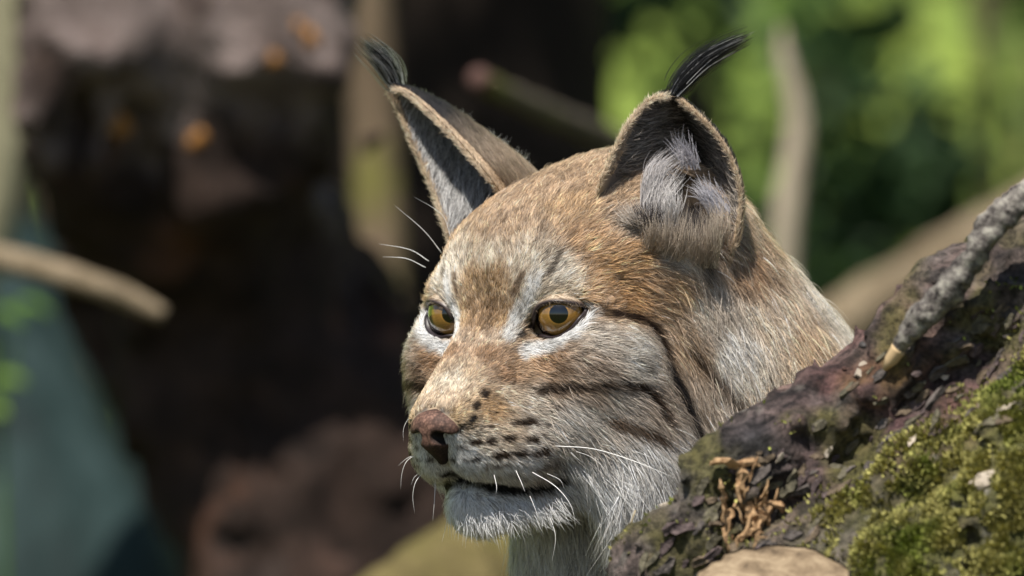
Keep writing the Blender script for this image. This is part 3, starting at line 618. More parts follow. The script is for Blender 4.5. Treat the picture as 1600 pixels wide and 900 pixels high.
COAT = [
    (0.78, 0.53, 2, 0.43, 0.28, 0.15),
    (-0.56, 0.75, 4.67, 0.38, 0.26, 0.16),
    (-3.64, 1.32, 6.69, 0.38, 0.26, 0.16),
    (-2.87, 3.17, 5.67, 0.43, 0.28, 0.15),
    (0.54, 0.08, 3, 0.52, 0.42, 0.31),
    (-0.47, 3.87, 2, 0.66, 0.58, 0.48),
    (0.2, 2.18, 2.83, 0.56, 0.46, 0.35),
    (0.02, 3.31, 1.5, 0.6, 0.5, 0.38),
    (-0.47, 4.18, 1.17, 0.56, 0.45, 0.33),
    (3.53, 0.26, -3.3, 0.58, 0.48, 0.36),
    (4.52, 0.32, -4.35, 0.55, 0.41, 0.28),
    (2.18, 1.29, -1.98, 0.3, 0.18, 0.1),
    (1.05, 0.32, -0.33, 0.36, 0.23, 0.13),
    (1.4, 1.02, -1, 0.47, 0.36, 0.26),
    (3.12, 0.9, -2.8, 0.44, 0.32, 0.21),
    (0.98, 1.11, -0.33, 0.43, 0.28, 0.15),
    (-2.65, 5.44, 2.33, 0.47, 0.28, 0.13),
    (-4.31, 6.27, 3, 0.47, 0.28, 0.13),
    (-2.24, 4.5, 3.99, 0.45, 0.28, 0.15),
    (-6.07, 7.03, 1.33, 0.46, 0.3, 0.17),
    (-3.9, 6.16, 0.67, 0.42, 0.25, 0.12),
    (-1.77, 5.69, 0.67, 0.45, 0.28, 0.15),
    (-4.81, 5.89, 4.67, 0.42, 0.34, 0.27),
    (-6.41, 7.19, 3, 0.5, 0.44, 0.37),
    (-4.82, 4.2, 6.35, 0.38, 0.26, 0.16),
    (0.3, 3.94, -2.31, 0.34, 0.21, 0.12),
    (-1.24, 6.51, -1.64, 0.58, 0.5, 0.42),
    (-3.23, 7.08, -2.32, 0.64, 0.58, 0.5),
    (-0.45, 5.86, -3.63, 0.38, 0.28, 0.2),
    (-2.35, 6.91, -4.96, 0.52, 0.45, 0.38),
    (-0.21, 5.22, -5.28, 0.62, 0.55, 0.48),
    (-1.36, 6.01, -6.61, 0.55, 0.48, 0.41),
    (-4.34, 7.49, -5.31, 0.4, 0.32, 0.25),
    (-0.61, 6.16, -2.63, 0.42, 0.32, 0.24),
    (0.25, 4.73, -3.63, 0.33, 0.22, 0.14),
    (3.08, 2.54, -4.94, 0.45, 0.29, 0.15),
    (1.83, 2.74, -4.02, 0.56, 0.44, 0.32),
    (4.74, 1.75, -5.25, 0.47, 0.33, 0.19),
    (1.68, 2.5, -3.3, 0.3, 0.18, 0.1),
    (0.91, 3.57, -4.62, 0.55, 0.46, 0.37),
    (0.97, 2.78, -2.97, 0.38, 0.25, 0.15),
    (3.94, 1.75, -7.64, 0.82, 0.79, 0.76),
    (1.53, 3.64, -7.75, 0.74, 0.69, 0.64),
    (2.66, 3.26, -6.19, 0.56, 0.44, 0.32),
    (0.84, 3.94, -6.27, 0.62, 0.54, 0.46),
    (3.76, 2.45, -6.58, 0.6, 0.5, 0.39),
    (2.98, 1.83, -8.41, 0.7, 0.63, 0.55),
    (0.1, 3.36, -8.45, 0.55, 0.46, 0.38),
    (2.6, 0.69, -9.93, 0.82, 0.79, 0.76),
    (0.49, 1.57, -10.29, 0.82, 0.79, 0.76),
    (-1.68, 4.09, -9.14, 0.82, 0.79, 0.76),
    (-2.26, 6.15, -8.95, 0.82, 0.79, 0.76),
    (-3.12, 7.17, -8.29, 0.78, 0.75, 0.71),
    (-3.56, 6.84, -10.29, 0.82, 0.79, 0.76),
    (-5.93, 7.55, -8.33, 0.66, 0.6, 0.54),
    (-4.79, 0.42, -12.13, 0.6, 0.58, 0.52),
    (-5.37, 2.1, -12.1, 0.55, 0.52, 0.46),
    (-7.28, 7.38, -2.34, 0.4, 0.28, 0.18),
    (-9.51, 8.64, -2.35, 0.78, 0.72, 0.64),
    (-11.49, 9.27, -1.02, 0.64, 0.51, 0.38),
    (-13.76, 10.12, -2.71, 0.58, 0.4, 0.25),
    (-18.35, 8.07, -0.37, 0.66, 0.58, 0.49),
    (-13.81, 7.16, 3.7, 0.46, 0.32, 0.2),
    (-10.74, 8.36, 2.01, 0.38, 0.24, 0.14),
    (-8, 7.67, -5.03, 0.42, 0.33, 0.25),
    (-8.59, 8.07, -0.34, 0.5, 0.42, 0.34),
    (-10.45, 9.2, -3.7, 0.7, 0.6, 0.48),
    (-12.23, 9.98, -3.71, 0.62, 0.47, 0.33),
    (-9.05, 8.15, -5.7, 0.55, 0.46, 0.38),
    (-11.06, 9.58, -5.04, 0.55, 0.42, 0.3),
    (4.99, 0.79, -6.43, 0.82, 0.79, 0.76),
]
MARKS = [
    ([(-0.93, 5.17, 0.27), (-2.28, 6.14, -0.06), (-4.26, 6.51, -0.4), (-5.27, 6.71, -1.07), (-5.72, 6.96, -2.34)], 0.33, (0.030, 0.018, 0.012), 1.00),
    ([(0.74, 3.65, -4.03), (-0.07, 5.33, -3.82), (-1.25, 6.5, -3.63), (-3.15, 7.14, -3.78), (-4.19, 7.36, -4.48), (-4.79, 7.57, -5.82)], 0.33, (0.035, 0.022, 0.014), 1.00),
    ([(-1.76, 6.53, -5.69), (-3.02, 7.24, -6.23), (-4.43, 7.63, -6.81)], 0.40, (0.080, 0.050, 0.030), 0.95),
    ([(-0.23, 5.41, -4.55), (-0.83, 5.99, -4.69), (-1.24, 6.3, -4.62)], 0.20, (0.110, 0.065, 0.038), 0.60),
    ([(-5.73, 7.12, -3.17), (-6.73, 7.45, -5.35), (-7.44, 7.42, -7.19)], 0.43, (0.012, 0.010, 0.010), 1.00),
    ([(-7.45, 7.46, -2.35), (-8.61, 8.05, -3.69), (-9.87, 8.79, -5.37)], 0.33, (0.035, 0.022, 0.014), 0.85),
    ([(0.24, 4.73, -2.97), (-0.62, 6.16, -2.8), (-1.51, 6.72, -3.03)], 0.23, (0.110, 0.065, 0.038), 0.70),
    ([(-3.23, 7.08, -2.32), (-3.83, 7.13, -2.99)], 0.20, (0.110, 0.065, 0.038), 0.60),
    ([(0.34, 4.39, -4.95), (-0.15, 5.26, -4.75)], 0.17, (0.110, 0.065, 0.038), 0.60),
    ([(-7.6, 7.55, 3.17), (-7.95, 7.72, 2.34), (-7.89, 7.68, 1.67)], 0.33, (0.035, 0.022, 0.014), 0.80),
    ([(0.45, 2.63, -1.92), (0.11, 4.13, -1.51), (-0.37, 5.22, -0.85), (-1.12, 5.52, 0.01)], 0.50, (0.880, 0.860, 0.830), 1.00),
    ([(0.91, 1.81, -1.06), (0.57, 1.97, -0.06), (0.37, 2.66, 0.94), (0.14, 2.9, 2)], 0.43, (0.840, 0.800, 0.750), 1.00),
    ([(0.17, 2.84, 2), (-0.1, 2.7, 2.99)], 0.23, (0.680, 0.600, 0.500), 0.80),
    ([(-0.82, 3.71, 3.06), (-0.21, 3.46, 2.06)], 0.23, (0.035, 0.022, 0.014), 0.80),
    ([(0.41, 2.26, 2.06), (0.7, 1.82, 1.07)], 0.23, (0.110, 0.065, 0.038), 0.80),
    ([(-2.22, 3.88, 4.66), (-1.48, 3.82, 3.93)], 0.17, (0.110, 0.065, 0.038), 0.50),
    ([(-3.22, 5.76, 1.93), (-3.35, 5.83, 1.8)], 0.17, (0.035, 0.022, 0.014), 0.80),
    ([(0.85, 0.79, 0.67), (1.44, 0.84, -0.99)], 0.33, (0.200, 0.120, 0.065), 0.60),
    ([(-1.13, 2.41, 4.66), (-0.31, 2.42, 3.66)], 0.20, (0.110, 0.065, 0.038), 0.50),
    ([(-1.28, 0.24, 5.34), (0.03, 0.15, 4)], 0.20, (0.110, 0.065, 0.038), 0.40),
    ([(3.36, 2.01, -4.01), (3.41, 2.09, -4.21)], 0.23, (0.035, 0.022, 0.014), 1.00),
    ([(3.87, 2.07, -4.67), (4.04, 2.04, -4.8)], 0.20, (0.035, 0.022, 0.014), 1.00),
    ([(4.28, 2.11, -5.35), (4.88, 1.57, -6.04)], 0.23, (0.012, 0.010, 0.010), 1.00),
    ([(2.45, 3.18, -5.7), (1.23, 3.61, -5.61)], 0.23, (0.035, 0.022, 0.014), 1.00),
    ([(3.61, 2.54, -5.85), (3.53, 2.6, -5.85)], 0.13, (0.035, 0.022, 0.014), 0.80),
    ([(4.22, 1.97, -6.64), (4.04, 2.16, -6.61)], 0.20, (0.035, 0.022, 0.014), 1.00),
    ([(3.65, 2.57, -6.58), (3.48, 2.73, -6.55)], 0.23, (0.035, 0.022, 0.014), 1.00),
    ([(2.93, 3.18, -6.48), (2.74, 3.29, -6.45)], 0.23, (0.035, 0.022, 0.014), 1.00),
    ([(1.88, 3.66, -6.53), (1.4, 3.79, -6.5)], 0.23, (0.035, 0.022, 0.014), 1.00),
    ([(0.85, 3.95, -6.41), (0.71, 4.01, -6.37)], 0.13, (0.035, 0.022, 0.014), 0.80),
    ([(4.36, 0.74, -7.55), (3.8, 2.06, -7.47)], 0.17, (0.035, 0.022, 0.014), 0.90),
    ([(3.3, 2.76, -7.37), (2.93, 3.14, -7.31)], 0.27, (0.035, 0.022, 0.014), 1.00),
    ([(2.47, 3.45, -7.25), (0.74, 3.95, -7.17)], 0.23, (0.035, 0.022, 0.014), 1.00),
    ([(2.28, 2.96, -8.25), (0.47, 3.65, -7.94)], 0.17, (0.110, 0.065, 0.038), 0.80),
    ([(0.02, 3.81, -7.81), (-0.82, 4.12, -8.12)], 0.20, (0.035, 0.022, 0.014), 0.80),
    ([(4.57, 1.41, -6.91), (4.42, 1.63, -6.91)], 0.13, (0.035, 0.022, 0.014), 0.70),
    ([(0.78, 3.89, -5.75), (0.47, 4.15, -5.88)], 0.13, (0.035, 0.022, 0.014), 0.80),
    ([(3.4, 2.17, -7.91), (2.8, 2.96, -7.84)], 0.13, (0.110, 0.065, 0.038), 0.80),
    ([(-4.98, 5.76, 5), (-5.68, 6.48, 4.4), (-7, 6.83, 4.81)], 0.33, (0.035, 0.022, 0.014), 0.85),
    ([(5.07, 0.54, -4.93), (5.13, 1.01, -5.09)], 0.17, (0.080, 0.080, 0.085), 0.80),
    ([(3.32, 0.51, -8.34), (2.28, 0.02, -8.69), (2.01, 1.49, -9), (0.56, 2.46, -9.21), (-0.58, 3.26, -9.06), (-0.96, 3.81, -8.69)], 0.40, (0.012, 0.010, 0.010), 1.00),
    ([(2.51, 0.83, -9.43), (2.41, 1.05, -9.66)], 0.17, (0.110, 0.065, 0.038), 0.50),
    ([(-0.06, 3.08, -0.52), (0.13, 2.63, -0.59), (0.4, 2.3, -1.06)], 0.23, (0.012, 0.010, 0.010), 1.00),
]
# ---------------------------------------------------------------- the lynx
ORG = np.array([(772-800)/3000, 0.0, 0.75-40/3000])          # world place of the point between the eyes
def W(P): return np.asarray(P)/100 + ORG
def idw(Q, ctrl, k=3, soft=0.12, pw=2.0):
    C = np.asarray(ctrl, np.float32); A, V = C[:, :k], C[:, k:]
    out = np.empty((len(Q), V.shape[1]), np.float32)
    for i in range(0, len(Q), 50000):
        q = Q[i:i+50000].astype(np.float32)
        d = ((q[:, None, :] - A[None])**2).sum(2)
        w = 1/(d + soft)**pw; out[i:i+50000] = (w @ V)/w.sum(1)[:, None]
    return out
def xyz_ctrl(p, d, *rest):
    f = to_flu(np.array([p, d], float)); return (*f[0], *f[1], *rest)
FLOW2 = FLOW + [xyz_ctrl((15, 6, 4), (.6, .1, -.75), 2.2, .36), xyz_ctrl((19, 10, -1), (.6, .1, -.75), 2.5, .36), xyz_ctrl((12, 12, 8), (.5, .5, -.5), 2.0, .36),
    xyz_ctrl((16, 20, -20), (.5, .4, -.6), 2.8, .3), xyz_ctrl((40, 40, -14), (.6, .6, -.4), 2.5, .3), xyz_ctrl((60, 58, -20), (.5, .5, -.6), 2.5, .3),
    xyz_ctrl((8, 15, -50), (0, 0, -1), 1.6, .3), xyz_ctrl((20, 15, -50), (0, 0, -1), 1.6, .3), xyz_ctrl((62, 60, -55), (0, 0, -1), 1.6, .3), (-9, 0, 7.5, -.95, 0, -.2, 1.2, .32)]
TAN = (.47, .34, .22)
COAT2 = COAT + [(*to_flu(np.array([p], float))[0], *c) for p, c in [((15, 6, 4), (.55, .42, .3)), ((17.5, 9, 1.5), (.64, .55, .46)), ((19.5, 10, -1), (.66, .58, .49)), ((13.5, 8, 6.5), (.44, .3, .19)),
    ((16, 20, -20), TAN), ((40, 40, -14), TAN), ((60, 58, -20), TAN), ((8, 15, -50), (.5, .4, .3)), ((20, 15, -50), (.5, .4, .3)), ((62, 60, -55), (.5, .4, .3)), ((30, 30, -34), (.62, .55, .47))]]
def coat_color(P):
    Q = to_flu(P); Q[:, 1] = np.abs(Q[:, 1])
    c = idw(Q, COAT2, soft=0.08, pw=2.2)
    for pts, wd, rgb, st in MARKS:
        pts = [np.asarray(p) for p in pts]
        d = path(Q, pts, [0]*len(pts)) if len(pts) > 1 else np.linalg.norm(Q-pts[0], axis=1)
        d = d + 0.07*np.sin(Q[:, 0]*7+Q[:, 2]*5)*np.sin(Q[:, 1]*8+Q[:, 2]*3)
        w = st*np.clip(1.5 - d/(wd*0.85), 0, 1)
        c = c + (np.asarray(rgb) - c)*np.clip(w, 0, 1)[:, None]
    nq = Q*np.array([.8, 1.2, 1.0])
    mott = .6*vnoise(nq, 1.5, 3, 301) + .4*vnoise(nq, 4.5, 2, 302)
    return c*np.clip(.45 + 1.1*mott, .5, 1.5)[:, None]
def hair_material(name, rough=0.32, radial=0.5, ior=1.5):
    m = bpy.data.materials.new(name); m.use_nodes = True; nt = m.node_tree
    for x in list(nt.nodes): nt.nodes.remove(x)
    out = nt.nodes.new('ShaderNodeOutputMaterial'); at = nt.nodes.new('ShaderNodeAttribute'); at.attribute_name = 'coat'
    h = nt.nodes.new('ShaderNodeBsdfHairPrincipled'); h.model = 'CHIANG'; h.parametrization = 'COLOR'
    h.inputs['Roughness'].default_value = rough; h.inputs['Radial Roughness'].default_value = radial; h.inputs['IOR'].default_value = 1.4
    d = nt.nodes.new('ShaderNodeBsdfDiffuse'); x = nt.nodes.new('ShaderNodeMixShader'); x.inputs[0].default_value = .35
    nt.links.new(at.outputs['Color'], h.inputs['Color']); nt.links.new(at.outputs['Color'], d.inputs['Color'])
    nt.links.new(d.outputs[0], x.inputs[1]); nt.links.new(h.outputs[0], x.inputs[2]); nt.links.new(x.outputs[0], out.inputs['Surface'])
    return m
FUR_MAT = hair_material('fur_hair'); TUFT_MAT = hair_material('tuft_hair', 0.25)
def fur(name, parent, R, N, D, length, lift, base, width=0.03, segs=6, clump=0.55, per=10, tip=0.35, root=0.55, wild=0.25, droop=0.12, mat=None, var=0.2):
    """hairs from roots R (cm) with normals N, comb directions D; one strand set"""
    n = len(R); rng = RNG
    T = nrm(D - (D*N).sum(1)[:, None]*N + 1e-5)
    B = np.cross(N, T)
    ang = rng.normal(0, wild, n); T = nrm(T*np.cos(ang)[:, None] + B*np.sin(ang)[:, None])
    ln = length*np.exp(rng.normal(0, .18, n)); lf = np.clip(lift*np.exp(rng.normal(0, .3, n)), .05, 1.2)
    s = np.linspace(0, 1, segs+1)
    X = np.empty((n, segs+1, 3), np.float32)
    bend = rng.normal(0, .12, n)
    for k, u in enumerate(s):
        X[:, k] = R + ln[:, None]*(T*(u*np.cos(lf) + .25*lf*u*u)[:, None] + N*(np.sin(lf)*(u - .45*u*u))[:, None] + B*(bend*u*u)[:, None])
        X[:, k, 2] -= ln*droop*u*u
    if clump > 0:
        g = rng.choice(n, max(1, n//per), replace=False)
        kd = kdtree.KDTree(len(g))
        for i, j in enumerate(g): kd.insert(R[j], i)
        kd.balance()
        near = np.array([g[kd.find(r)[1]] for r in R])
        cv = clump*rng.uniform(.5, 1.1, n)
        for k, u in enumerate(s):
            X[:, k] += (cv*u**1.4)[:, None]*(X[near, k] - X[:, k])
        cvar = np.exp(rng.normal(0, var*.8, n))[near]
    else: cvar = np.ones(n)
    if callable(base):
        off = X[:, segs//2+1].astype(float) - R; base = base(R + off - (off*N).sum(1)[:, None]*N)
    hv = np.exp(rng.normal(0, var, n))*cvar
    base = np.clip(base*hv[:, None], .006, .9)
    pale = rng.random(n); dark = pale < .07
    cream = np.array([.86, .80, .72])
    C = np.ones((n, segs+1, 4), np.float32)
    lum = base.mean(1)
    strong = np.where(rng.random(n) < .38, 1.0, .18)
    tipm = np.where(lum > .15, tip*strong*np.clip(.4+pale, 0, 1), .03)
    for k, u in enumerate(s):
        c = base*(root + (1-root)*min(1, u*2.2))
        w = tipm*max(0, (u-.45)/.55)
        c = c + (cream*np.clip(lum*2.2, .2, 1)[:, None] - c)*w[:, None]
        if u > .6: c = np.where(dark[:, None], c*.35, c)
        C[:, k, :3] = c
    hc = bpy.data.hair_curves.new(name); hc.add_curves([segs+1]*n)
    hc.attributes['position'].data.foreach_set('vector', W(X.reshape(-1, 3)).astype(np.float32).ravel())
    rad = hc.attributes.get('radius') or hc.attributes.new('radius', 'FLOAT', 'POINT')
    prof = np.array([1.0 if u < .4 else max(.12, 1-(u-.4)/.6) for u in s])
    wr = width*np.exp(rng.normal(0, .2, n))
    rad.data.foreach_set('value', (wr[:, None]*prof[None]*.5/100).astype(np.float32).ravel())
    ca = hc.attributes.new('coat', 'FLOAT_COLOR', 'POINT'); ca.data.foreach_set('color', C.ravel())
    hc.materials.append(mat or FUR_MAT)
    return link(name, hc, parent)
def skin_mat(name, rough=0.9):
    M = Mat(name, rough, 0.1); a = M.n('ShaderNodeAttribute'); a.attribute_name = 'coat'; return M.color(a.outputs['Color'])
SKIN = skin_mat('lynx_undercoat')
lynx = link('lynx', None); lynx.location = (0.12, 0.15, 0); lynx.empty_display_size = 0.1
tag(lynx, 'tawny lynx with black ear tufts and amber eyes, gazing sideways behind a mossy log', 'lynx')
def under(o):
    o.parent = lynx; o.matrix_parent_inverse = Matrix.Translation(lynx.location).inverted(); return o
bv, bq = surface_nets(body_sdf, axis_grid(-10, -8, 22, 90, .2, 1.2), axis_grid(-12, -9, 18, 90, .2, 1.2), axis_grid(-76, -20, 11, 14, .2, 1.2))
bcol = coat_color(bv)*.6
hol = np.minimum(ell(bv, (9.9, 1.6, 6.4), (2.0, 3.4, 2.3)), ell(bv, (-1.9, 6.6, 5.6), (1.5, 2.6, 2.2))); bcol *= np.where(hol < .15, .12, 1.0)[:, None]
skin_part = under(mesh_obj('body', W(bv), bq, SKIN, None, True, bcol))
# nose pad -----------------------------------------------------------------
def nose_sdf(P):
    Q = to_flu(P); Q[:, 1] = np.abs(Q[:, 1])
    d = ell(Q, (4.75, 0, -5.85), (1.05, 1.5, .95))
    d = smin(d, ell(Q, (4.3, 1.1, -6.05), (.85, .5, .6)), .4)
    d = smin(d, cone(Q, (4.8, 0, -6.5), (4.3, 0, -7.5), .85, .3), .4)
    d = smax(d, -path(Q, [(5.6, .6, -6.35), (5.0, 1.05, -6.5), (4.3, 1.9, -6.1)], [.26, .36, .2]), .2)
    return smax(d, -path(Q, [(6.0, 0, -5.5), (5.4, 0, -7.7)], [.1, .12]), .25)
g = lambda a, b: np.arange(a, b, .055, dtype=np.float32)
nv, nq = surface_nets(nose_sdf, g(-5.6, -.2), g(-6.2, -1.0), g(-8.3, -4.4), 4)
M = Mat('nose_leather', 0.7, 0.3); v = M.coord(1.0)
nz = M.noise(v, 260, 5, .6); M.bump(M.noise(v, 900, 3, .6), .35, .0006)
wv = M.n('ShaderNodeTexVoronoi'); wv.inputs['Scale'].default_value = 700; M.l(v, wv.inputs['Vector'])
na = M.n('ShaderNodeAttribute'); na.attribute_name = 'coat'
cellr = M.ramp(wv.outputs['Distance'], [(.15, (1, 1, 1)), (.75, (.25, .22, .22))])
nose_m = M.color(M.mix(.75, M.mix(1.0, M.mix(M.ramp(M.noise(v, 90, 3), [(.5, (0, 0, 0)), (.75, (1, 1, 1))]), M.ramp(nz, [(.3, (.085, .045, .033)), (.65, (.26, .145, .105))]), (.03, .018, .015)), na.outputs['Color'], 'MULTIPLY'), cellr, 'MULTIPLY'))
nQ = to_flu(nv); nQ[:, 1] = np.abs(nQ[:, 1])
nd = path(nQ, [(5.6, .6, -6.35), (5.0, 1.05, -6.5), (4.3, 1.9, -6.1)], [.26, .36, .2]); lowd = np.clip((-6.55-nQ[:, 2])/.5, 0, 1)
nw = np.maximum(np.clip(1-nd/.12, 0, 1), lowd*.75); tone = np.clip((nQ[:, 0]-4.6)/.9, 0, 1)[:, None]
under(mesh_obj('nose', W(nv), nq, nose_m, None, True, (np.array([.5, .45, .42])*(1-tone) + np.array([1.0, 1.0, 1.0])*tone)*(1-.95*nw[:, None])))
# eyes ---------------------------------------------------------------------
def eye_material():
    M = Mat('eye', 0.12, 0.5); M.b.inputs['Coat Weight'].default_value = 1.0; M.b.inputs['Coat Roughness'].default_value = 0.015
    tc = M.n('ShaderNodeTexCoord'); sp = M.n('ShaderNodeSeparateXYZ'); M.l(tc.outputs['Object'], sp.inputs[0])
    def math_(op, a, b=None):
        x = M.n('ShaderNodeMath', operation=op)
        for i, s in enumerate((a, b)):
            if s is None: continue
            if isinstance(s, float): x.inputs[i].default_value = s
            else: M.l(s, x.inputs[i])
        return x.outputs[0]
    r = math_('SQRT', math_('ADD', math_('MULTIPLY', sp.outputs[0], sp.outputs[0]), math_('MULTIPLY', sp.outputs[1], sp.outputs[1])))
    r = math_('DIVIDE', r, EYE_R/100)
    ang = math_('ARCTAN2', sp.outputs[1], sp.outputs[0])
    cb = M.n('ShaderNodeCombineXYZ'); M.l(math_('MULTIPLY', ang, 9.0), cb.inputs[0]); M.l(math_('MULTIPLY', r, 3.0), cb.inputs[1])
    fib = M.noise(cb.outputs[0], 1.6, 5, .7)
    iris = M.mix(fib, (.07, .036, .009), (.36, .19, .04))
    edge = M.ramp(r, [(.33, (.0, .0, .0)), (.36, (1, 1, 1)), (.72, (1, 1, 1)), (.82, (.03, .02, .015))])
    ring = M.ramp(r, [(.32, (.3, .17, .04)), (.42, (.0, .0, .0)), (.62, (0, 0, 0)), (.74, (.16, .09, .02))])
    c = M.mix(1.0, M.mix(0.35, iris, ring, 'ADD'), edge, 'MULTIPLY')
    return M.color(c)
EYE_MAT = eye_material()
LM = Mat('eyelid_rim', 0.4, 0.4); la = LM.n('ShaderNodeAttribute'); la.attribute_name = 'coat'; LID = LM.color(la.outputs['Color'])
gaze = nrm(np.array([-.15, -1.0, .03]))
def body_at(c, dirn):                                   # march outward from inside to the skin along dirn
    t = np.full(len(c), 3.2); Pp = c + dirn*t[:, None]
    for _ in range(60):
        t = t + np.clip(-front_sdf(c + dirn*t[:, None]), -.3, .3)*.6
    return t
for sd in (1, -1):
    c, a, s, tt = eye_frame(sd); C0 = flu(*c)
    bm = bmesh.new(); bmesh.ops.create_uvsphere(bm, u_segments=64, v_segments=48, radius=EYE_R/100)
    for vt in bm.verts:                                   # cornea bulge
        rr = math.hypot(vt.co.x, vt.co.y)/(EYE_R/100)
        if vt.co.z > 0 and rr < .8: vt.co.z += (EYE_R/100)*.08*(1-(rr/.8)**2)
    me = bpy.data.meshes.new('eye'); bm.to_mesh(me); bm.free(); me.polygons.foreach_set('use_smooth', np.ones(len(me.polygons), bool)); me.materials.append(EYE_MAT)
    e = link('eye', me); under(e)
    e.location = W(C0); e.rotation_euler = Vector(gaze).to_track_quat('Z', 'Y').to_euler()
    # eyelid: dark rim rolling over the eyeball, out to the skin
    al = spline(ALMOND + [ALMOND[0]], 72)[:-1]; cen = al.mean(0)
    S3, T3, A3 = flu(*s), flu(*tt), flu(*a)
    rings = []
    for kk, (sc, dr) in enumerate([(.90, -.16), (.97, .05), (1.03, .13), (1.12, .12), (1.25, .0), (1.45, -.15), (1.75, -.5)]):
        st = cen + (al - cen)*sc
        rad2 = st[:, 0]**2 + st[:, 1]**2
        h = np.sqrt(np.maximum((EYE_R*1.13)**2 - rad2, .16)) + dr
        rings.append(C0 + st[:, :1]*S3 + st[:, 1:]*T3 + h[:, None]*A3)
    V = np.concatenate(rings); m = len(al)
    Fq = [[r*m+i, r*m+(i+1) % m, (r+1)*m+(i+1) % m, (r+1)*m+i] for r in range(len(rings)-1) for i in range(m)]
    if sd < 0: Fq = [f[::-1] for f in Fq]
    lidc = np.concatenate([np.tile((.02, .013, .014), (3*m, 1)), np.tile((.06, .042, .035), (m, 1)), coat_color(rings[4])*.8, coat_color(rings[5])*.8, coat_color(rings[6])*.8])
    lid = under(mesh_obj('eyelid', W(V), Fq, LID, None, True, lidc))
    # short lashes of coat over the upper lid
    up_ = np.arange(m); top_ = al[:, 1] > .12
    ii = RNG.choice(up_[top_], 900); kk_ = RNG.uniform(3.3, 5.5, 900); lo_i = kk_.astype(int); fr = (kk_-lo_i)[:, None]
    RA = np.array(rings); Rl = RA[lo_i, ii]*(1-fr) + RA[np.minimum(lo_i+1, 6), ii]*fr
    outw = nrm(RA[1, ii]-C0); dwn = nrm(RA[1, ii]-RA[4, ii] + S3*.5 + RNG.normal(0, .15, (900, 3)))
    under(fur('eyelid_fur', None, Rl, outw, dwn, np.full(900, .4), np.full(900, .22), np.tile((.27, .19, .125), (900, 1)), .02, 4, .3, 6, .3, .6, .2, 0))
# coat ---------------------------------------------------------------------
vn = vnormals(bv, bq)
qc = bv[bq].mean(1); Qc = to_flu(qc); Qa = Qc.copy(); Qa[:, 1] = np.abs(Qa[:, 1])
FL = idw(Qa, FLOW2, soft=.4, pw=2.0)
qn = vn[bq].mean(1)
facing = -(qn[:, 1])                                             # the animal's shown side carries the full coat
dens = 300*np.clip(FL[:, 3], .35, 3)**-0.75
dens *= np.where(facing > -.35, 1.0, .45)
dens[(qc[:, 2] < -20) | (qc[:, 0] > 24)] *= .12
dens[(qc[:, 2] < -30) | (qc[:, 0] > 32)] *= .6
for sd in (1, -1):                                               # bare eye opening
    c, a, s, t = eye_frame(sd); Vv = Qc - c
    hs, ht, ha = Vv @ s, Vv @ t, Vv @ a
    ins = (np.sqrt(((hs+.1)/1.7)**2 + ((ht+.27-.22*hs)/.92)**2) < 1) & (ha > 0)
    dens[ins] = 0
dens[nose_sdf(qc) < .05] = 0
dens[(ell(qc, (9.9, 1.6, 6.4), (2.0, 3.4, 2.3)) < .12) | (ell(qc, (-1.9, 6.6, 5.6), (1.5, 2.6, 2.2)) < .12)] *= .0
lipd = path(Qa, LIP, [0]*len(LIP)); dens[lipd < .36] *= .15
FL[:, 3] *= np.clip(.3+(lipd-.3)*1.3, .35, 1)
R, qi = sample(bv, bq, dens)
N = nrm(qn[qi]); F = FL[qi]; sgn = np.where(Qc[qi, 1] < 0, -1.0, 1.0)
Dl = F[:, :3].copy(); Dl[:, 1] *= sgn
Dw = np.stack([-Dl[:, 0]*SY + Dl[:, 1]*CY, -Dl[:, 0]*CY - Dl[:, 1]*SY, Dl[:, 2]], 1)
LN = F[:, 3]*.82
print('hairs', len(R))
wdt = np.clip(.019 + .011*LN, .022, .044)
wdt = np.where((R[:, 2] < -20) | (R[:, 0] > 24), .09, wdt)
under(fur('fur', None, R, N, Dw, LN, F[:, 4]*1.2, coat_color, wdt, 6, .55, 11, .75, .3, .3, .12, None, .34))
# ears ---------------------------------------------------------------------
def px(p):                                                       # author's survey: bearing at 4 m and depth in cm
    k = (400 + p[2])/400; return np.array([(p[0]-800)/30*k + 28/30, p[2], -(p[1]-450)/30*k + 40/30])
EARS = [  # medial rim, back of the cup, lateral rim (base to tip), survey coordinates
    dict(M=[(925, 345, 1.5), (938, 288, .4), (960, 236, .7), (985, 190, 1.4), (1015, 158, 2.2), (1042, 150, 2.8)], B=[(1050, 400, 4.5), (1074, 335, 6.0), (1085, 270, 6.0), (1080, 215, 5.2), (1066, 170, 4.2), (1050, 149, 3.2)],
         R=[(1130, 440, 2.6), (1146, 385, 1.8), (1156, 310, 1.9), (1140, 245, 2.2), (1105, 195, 2.6), (1064, 158, 2.9)], tuft=[(1050, 152, 3.0), (1066, 128, 3.2), (1105, 90, 3.4), (1168, 58, 3.0)], near=True),
    dict(M=[(800, 330, 6.5), (766, 284, 5.4), (725, 234, 6.4), (680, 186, 7.8), (640, 150, 9.0), (618, 140, 9.5)], B=[(870, 320, 10), (812, 262, 11.0), (755, 216, 11.6), (702, 176, 11.4), (655, 150, 10.6), (622, 138, 10.0)],
         R=[(715, 420, 6.0), (698, 360, 6.6), (676, 295, 8.5), (645, 225, 9.6), (620, 168, 10), (609, 147, 10)], tuft=[(624, 142, 10), (612, 118, 10), (596, 92, 9.6), (566, 66, 9)], near=False)]
NU, NV = 28, 36
